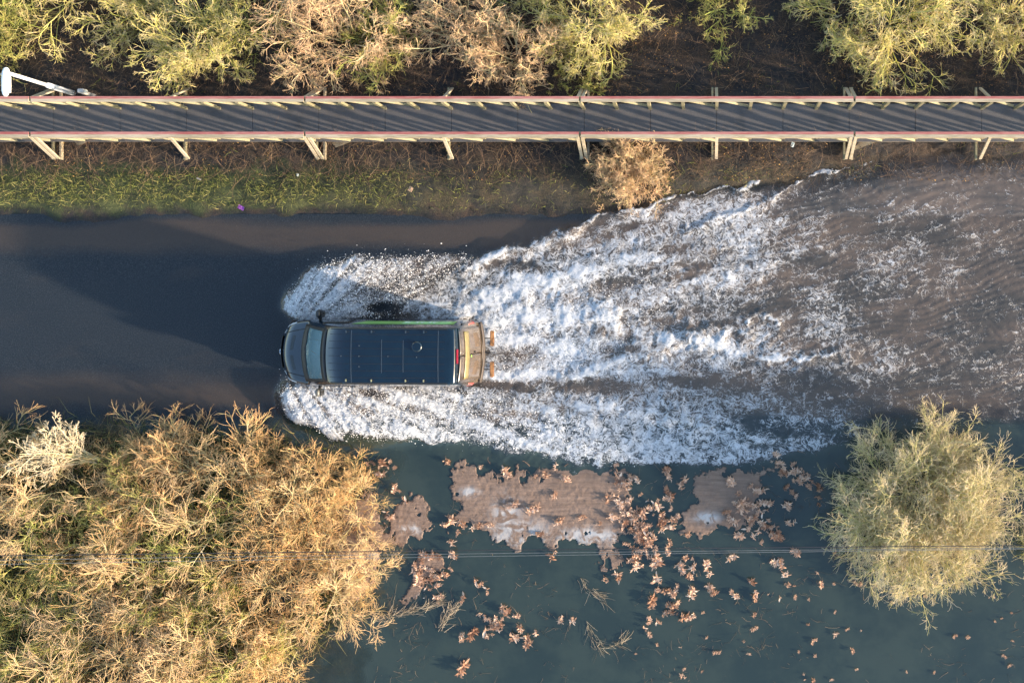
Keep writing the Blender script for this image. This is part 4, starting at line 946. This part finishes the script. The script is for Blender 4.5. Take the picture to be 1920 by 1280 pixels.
MB().box((2.9, 0, 1.5), (.03, 1.6, 1.9)).build('bulkhead', M_seat, van)
# bonnet lines and lamps
for sg in (-1, 1):
    patch('bonnet_gap', lambda u, v: top_pt(.06 + .74 * u, sg * (.52 + .20 * u ** .6 + .012 * v), .005), LS(0, 1, 14), (-1, 1), M_gap, 0)
    patch('bonnet_vent', lambda u, v: top_pt(.38 + .10 * u + .04 * v, sg * (.08 + .44 * v), .004), (0, 1), LS(0, 1, 6), simple('bonnet recess', (.01, .02, .03), .5), 0)
    patch('headlight', lambda u, v: (lambda yy, s: (s + bow(s) * yy * yy - .012, sg * yy, .60 + .32 * v + .10 * u))(wz(.02 + .20 * u, .9) * (.86 + .14 * u) + .006, .02 + .20 * u + .04 * v), LS(0, 1, 10), LS(0, 1, 4), simple('clear lamp lens', (.72, .74, .76), .12), .01)
    patch('lamp_lens', lambda u, v: top_pt(.10 + .30 * u, sg * (W_(.10 + .30 * u) - .03 - .03 * v), .008), LS(0, 1, 10), LS(0, 1, 3), bpy.data.materials['clear lamp lens'], .006)
patch('grille', lambda y, z: (-.025 + .24 * y * y + .02 * abs(z - .7), y, z), LS(-.48, .48, 13), LS(.55, .86, 5), M_black, .02)
bd = MB(); bd.lathe([(.085, 0), (.10, 0), (.10, .02), (.085, .02)], (-.05, 0, .80), 'X', 24)
for a in (90, 210, 330): bd.bar((-.045, 0, .80), (-.045, .09 * math.cos(R(a)), .80 + .09 * math.sin(R(a))), .012, .02)
bd.build('front_emblem', simple('chrome', (.75, .77, .8), .12, .9), van)
patch('front_bumper', lambda y, z: (-.045 + .27 * y * y + .05 * abs(z - .42), y, z), LS(-.92, .92, 19), LS(.26, .56, 5), M_black, .03)
# doors, windows and the side stripe
for sg in (-1, 1):
    patch('side_window', lambda s, z: side_pt(s + .25 * (z - 1.4) * (1 if s < 1.7 else 0), z, sg, .008), LS(1.42, 2.35, 6), LS(1.38, 1.95, 5), M_dglass, .01)
    for s_ in (1.22, 2.45, 3.75): patch('door_gap', lambda u, z: side_pt(s_ + .008 * u, z, sg, .004), (-1, 1), LS(.45, 2.0, 9), M_gap, 0)
    patch('side_rail', lambda s, u: side_pt(s, .62 + .07 * u, sg, .010), LS(1.6, 5.3, 14), LS(-1, 1, 3), M_black, .010)
    hd = MB(); hd.box((2.30, sg * (wz(2.3, 1.25) + .025), 1.22), (.18, .03, .04)); hd.build('door_handle', M_black, van, .008)
stripe_m = simple('lime green vinyl', (.16, .36, .09), .35, 0, .08)
def stripe_xy(u, v):
    s0 = 2.05 + .25 * (1 - v) * 0
    return s0
st_g = patch('side_stripe', lambda u, v: side_pt((2.50 + .0 * v + .30 * (v if v > 0 else 0)) * (1 - u) + 5.52 * u, 2.05 - .52 * v, 1, .006), LS(0, 1, 18), LS(0, 1, 5), stripe_m, .003)
# pale lettering marks on the stripe (too small to read in the photograph)
M_let = simple('white vinyl lettering', (.72, .80, .78), .4); mbx = MB(); rl = random.Random(2)
patch('stripe_panel', lambda s, v: side_pt(s, 1.58 + .42 * v, 1, .009), LS(3.95, 5.38, 10), LS(0, 1, 3), simple('pale green vinyl', (.30, .60, .24), .4), .002)
for i, s_ in enumerate((4.02, 4.17, 4.36, 4.56, 4.74, 4.92)):
    zz = (1.70, 1.90)
    for z_ in zz:
        q = side_pt(s_, z_, 1, .014); mbx.box((q[0], q[1], z_), (.075, .006, .03))
    q = side_pt(s_ + .04 * (-1) ** i, 1.80, 1, .014); mbx.box((q[0], q[1] , 1.80), (.028, .02, .22))
mbx.build('stripe_lettering', M_let, van)
# roof
M_rib = simple('roof seam sealer', (.035, .05, .065), .5)
for s_, y0, y1, wd in ((2.72, -.76, .74, .030), (3.60, -.48, .48, .022), (4.22, -.46, .46, .022), (5.22, -.74, .74, .026)): topline('roof_rib', s_, y0, s_, y1, wd, M_rib, .006)
for y_ in (-.62, -.42, -.22, 0, .22, .42, .62): topline('roof_swage', 2.0, y_, 5.4, y_, .010, M_gap, .0035, 20)
for s_ in (2.55, 3.30, 4.28, 4.80):
    for y_ in (-.70, .70):
        mo = MB().box(top_pt(s_, y_, .012), (.035, .07, .03)).build('roof_mount', simple('mount pad %s' % ('brass' if y_ < 0 else 'grey'), (.26, .26, .16) if y_ < 0 else (.03, .05, .07), .5), van, .004)
        MB().box(top_pt(s_ + .07, y_, .008), (.05, .022, .015)).build('mount_clip', M_black, mo)
vt = MB(); c0 = top_pt(4.62, .28); vt.lathe([(.001, 0), (.145, 0), (.145, .045), (.125, .065), (.001, .075)], c0, n=32); vt.build('roof_vent', M_navy, van, smooth=False)
for s_, y_ in ((2.95, .3), (2.95, 0), (2.95, -.3), (3.78, 0), (4.60, -.02), (2.42, 0)): MB().lathe([(.001, 0), (.018, 0), (.012, .012), (.001, .014)], top_pt(s_, y_, .004), n=10).build('roof_rivet', M_rib, van)
for sg in (-1, 1): patch('roof_gutter', lambda s, u: top_pt(s, sg * (wz(s, 2.5) - .055 + .014 * u), .004), LS(1.9, 5.62, 24), (-1, 1), M_gap, 0)
# rear end
rear_tz = lambda z: float(np.interp(z, Tz[::-1][:7], Ts[::-1][:7]))
def rear_pt(y, z, off=0.0): s = rear_tz(z); return (s - .10 * y * y + off, y, z)
patch('rear_door', lambda y, z: rear_pt(y, z, .034), LS(.012, .80, 9), LS(.62, 2.42, 14), M_navy, .02)
patch('rear_door', lambda y, z: rear_pt(y, z, .034), LS(-.80, -.012, 9), LS(.62, 2.42, 14), M_navy, .02)
patch('rear_stripe', lambda y, z: rear_pt(y, z, .070), LS(-.70, .70, 16), LS(1.72, 2.08, 4), simple('yellow green reflective vinyl', (.20, .17, .075), .3), .003)
MB().box((rear_tz(1.2) + .05, .06, 1.25), (.03, .05, .16)).build('rear_handle', M_black, van, .006)
MB().box((rear_tz(1.5) + .05, -.05, 1.52), (.012, .06, .07)).build('rear_badge', simple('green badge', (.3, .7, .1), .4), van)
MB().box((5.745, .0, 2.575), (.05, .42, .05)).build('high_brake_light', simple('red lamp lens', (.38, .02, .04), .25), van, .008)
for sg in (-1, 1):
    patch('tail_light', lambda z, u: (rear_tz(z) - .10 * .81 + .02 - .06 * u, sg * (wz(5.9, z) - .07 + .08 * u), z), LS(.95, 1.45, 5), LS(0, 1, 4), simple('red tail lens', (.45, .09, .08), .2), .012)
    for z_ in (.9, 1.9): MB().box((5.72, sg * (wz(5.75, z_) + .012), z_), (.05, .02, .10)).build('hinge', M_black, van, .004)
patch('rear_bumper', lambda y, z: (6.06 - .13 * y * y - .04 * abs(z - .48), y, z), LS(-.93, .93, 15), LS(.32, .60, 4), simple('muddy bumper plastic', (.07, .055, .045), .6), .03)
M_step = simple('rusty wet step board', (.30, .15, .06), .5, 0, .5, 8)
for y0, y1 in ((.18, .66), (-.78, -.30)): 
    q = MB().box((6.30, (y0 + y1) / 2, .40), (.13, y1 - y0, .05)); sp = q.build('rear_step', M_step, van, .02)
    MB().bar((6.0, (y0 + y1) / 2, .36), (6.28, (y0 + y1) / 2, .37), .04, .03).build('step_bracket', M_black, sp)
MB().bar((6.02, -.02, .42), (6.26, -.02, .42), .06, .05).build('tow_bar', M_black, van)
# mirrors
for sg in (1, -1):
    mb = MB(); c0 = Vector((1.36, sg * 1.17, 1.42)); bmesh.ops.create_uvsphere(mb.bm, u_segments=20, v_segments=12, radius=1)
    for v_ in mb.bm.verts:
        q = v_.co; q = Vector([math.copysign(abs(c) ** .75, c) for c in q]); v_.co = c0 + Vector((q.x * .085, q.y * .13, q.z * .21))
    mr = mb.build('mirror', simple('mirror shell lit tone %s' % ('dark' if sg > 0 else 'grey'), (.02, .025, .03) if sg > 0 else (.12, .12, .11), .4), van, smooth=True)  # same shell twice: sunlit side painted paler, shaded side darker
    MB().bar((1.32, sg * .93, 1.25), (1.34, sg * 1.12, 1.33), .10, .06).build('mirror_arm', M_black, mr, .01)
    MB().box((1.452, sg * 1.17, 1.42), (.006, .19, .32)).build('mirror_glass', M_dglass, mr)
# wheels
for s_ in (1.02, 4.70):
    for sg in (-1, 1):
        wh = MB().lathe([(.20, -.11), (.32, -.12), (.35, -.09), (.35, .09), (.32, .12), (.20, .11)], (s_, sg * .86, .18), 'Y', 32).build('wheel', M_rubber, van, smooth=False)
        MB().lathe([(.001, -.07), (.20, -.10), (.20, .10), (.001, .07)], (s_, sg * .86, .18), 'Y', 24).build('rim', M_galv, wh)
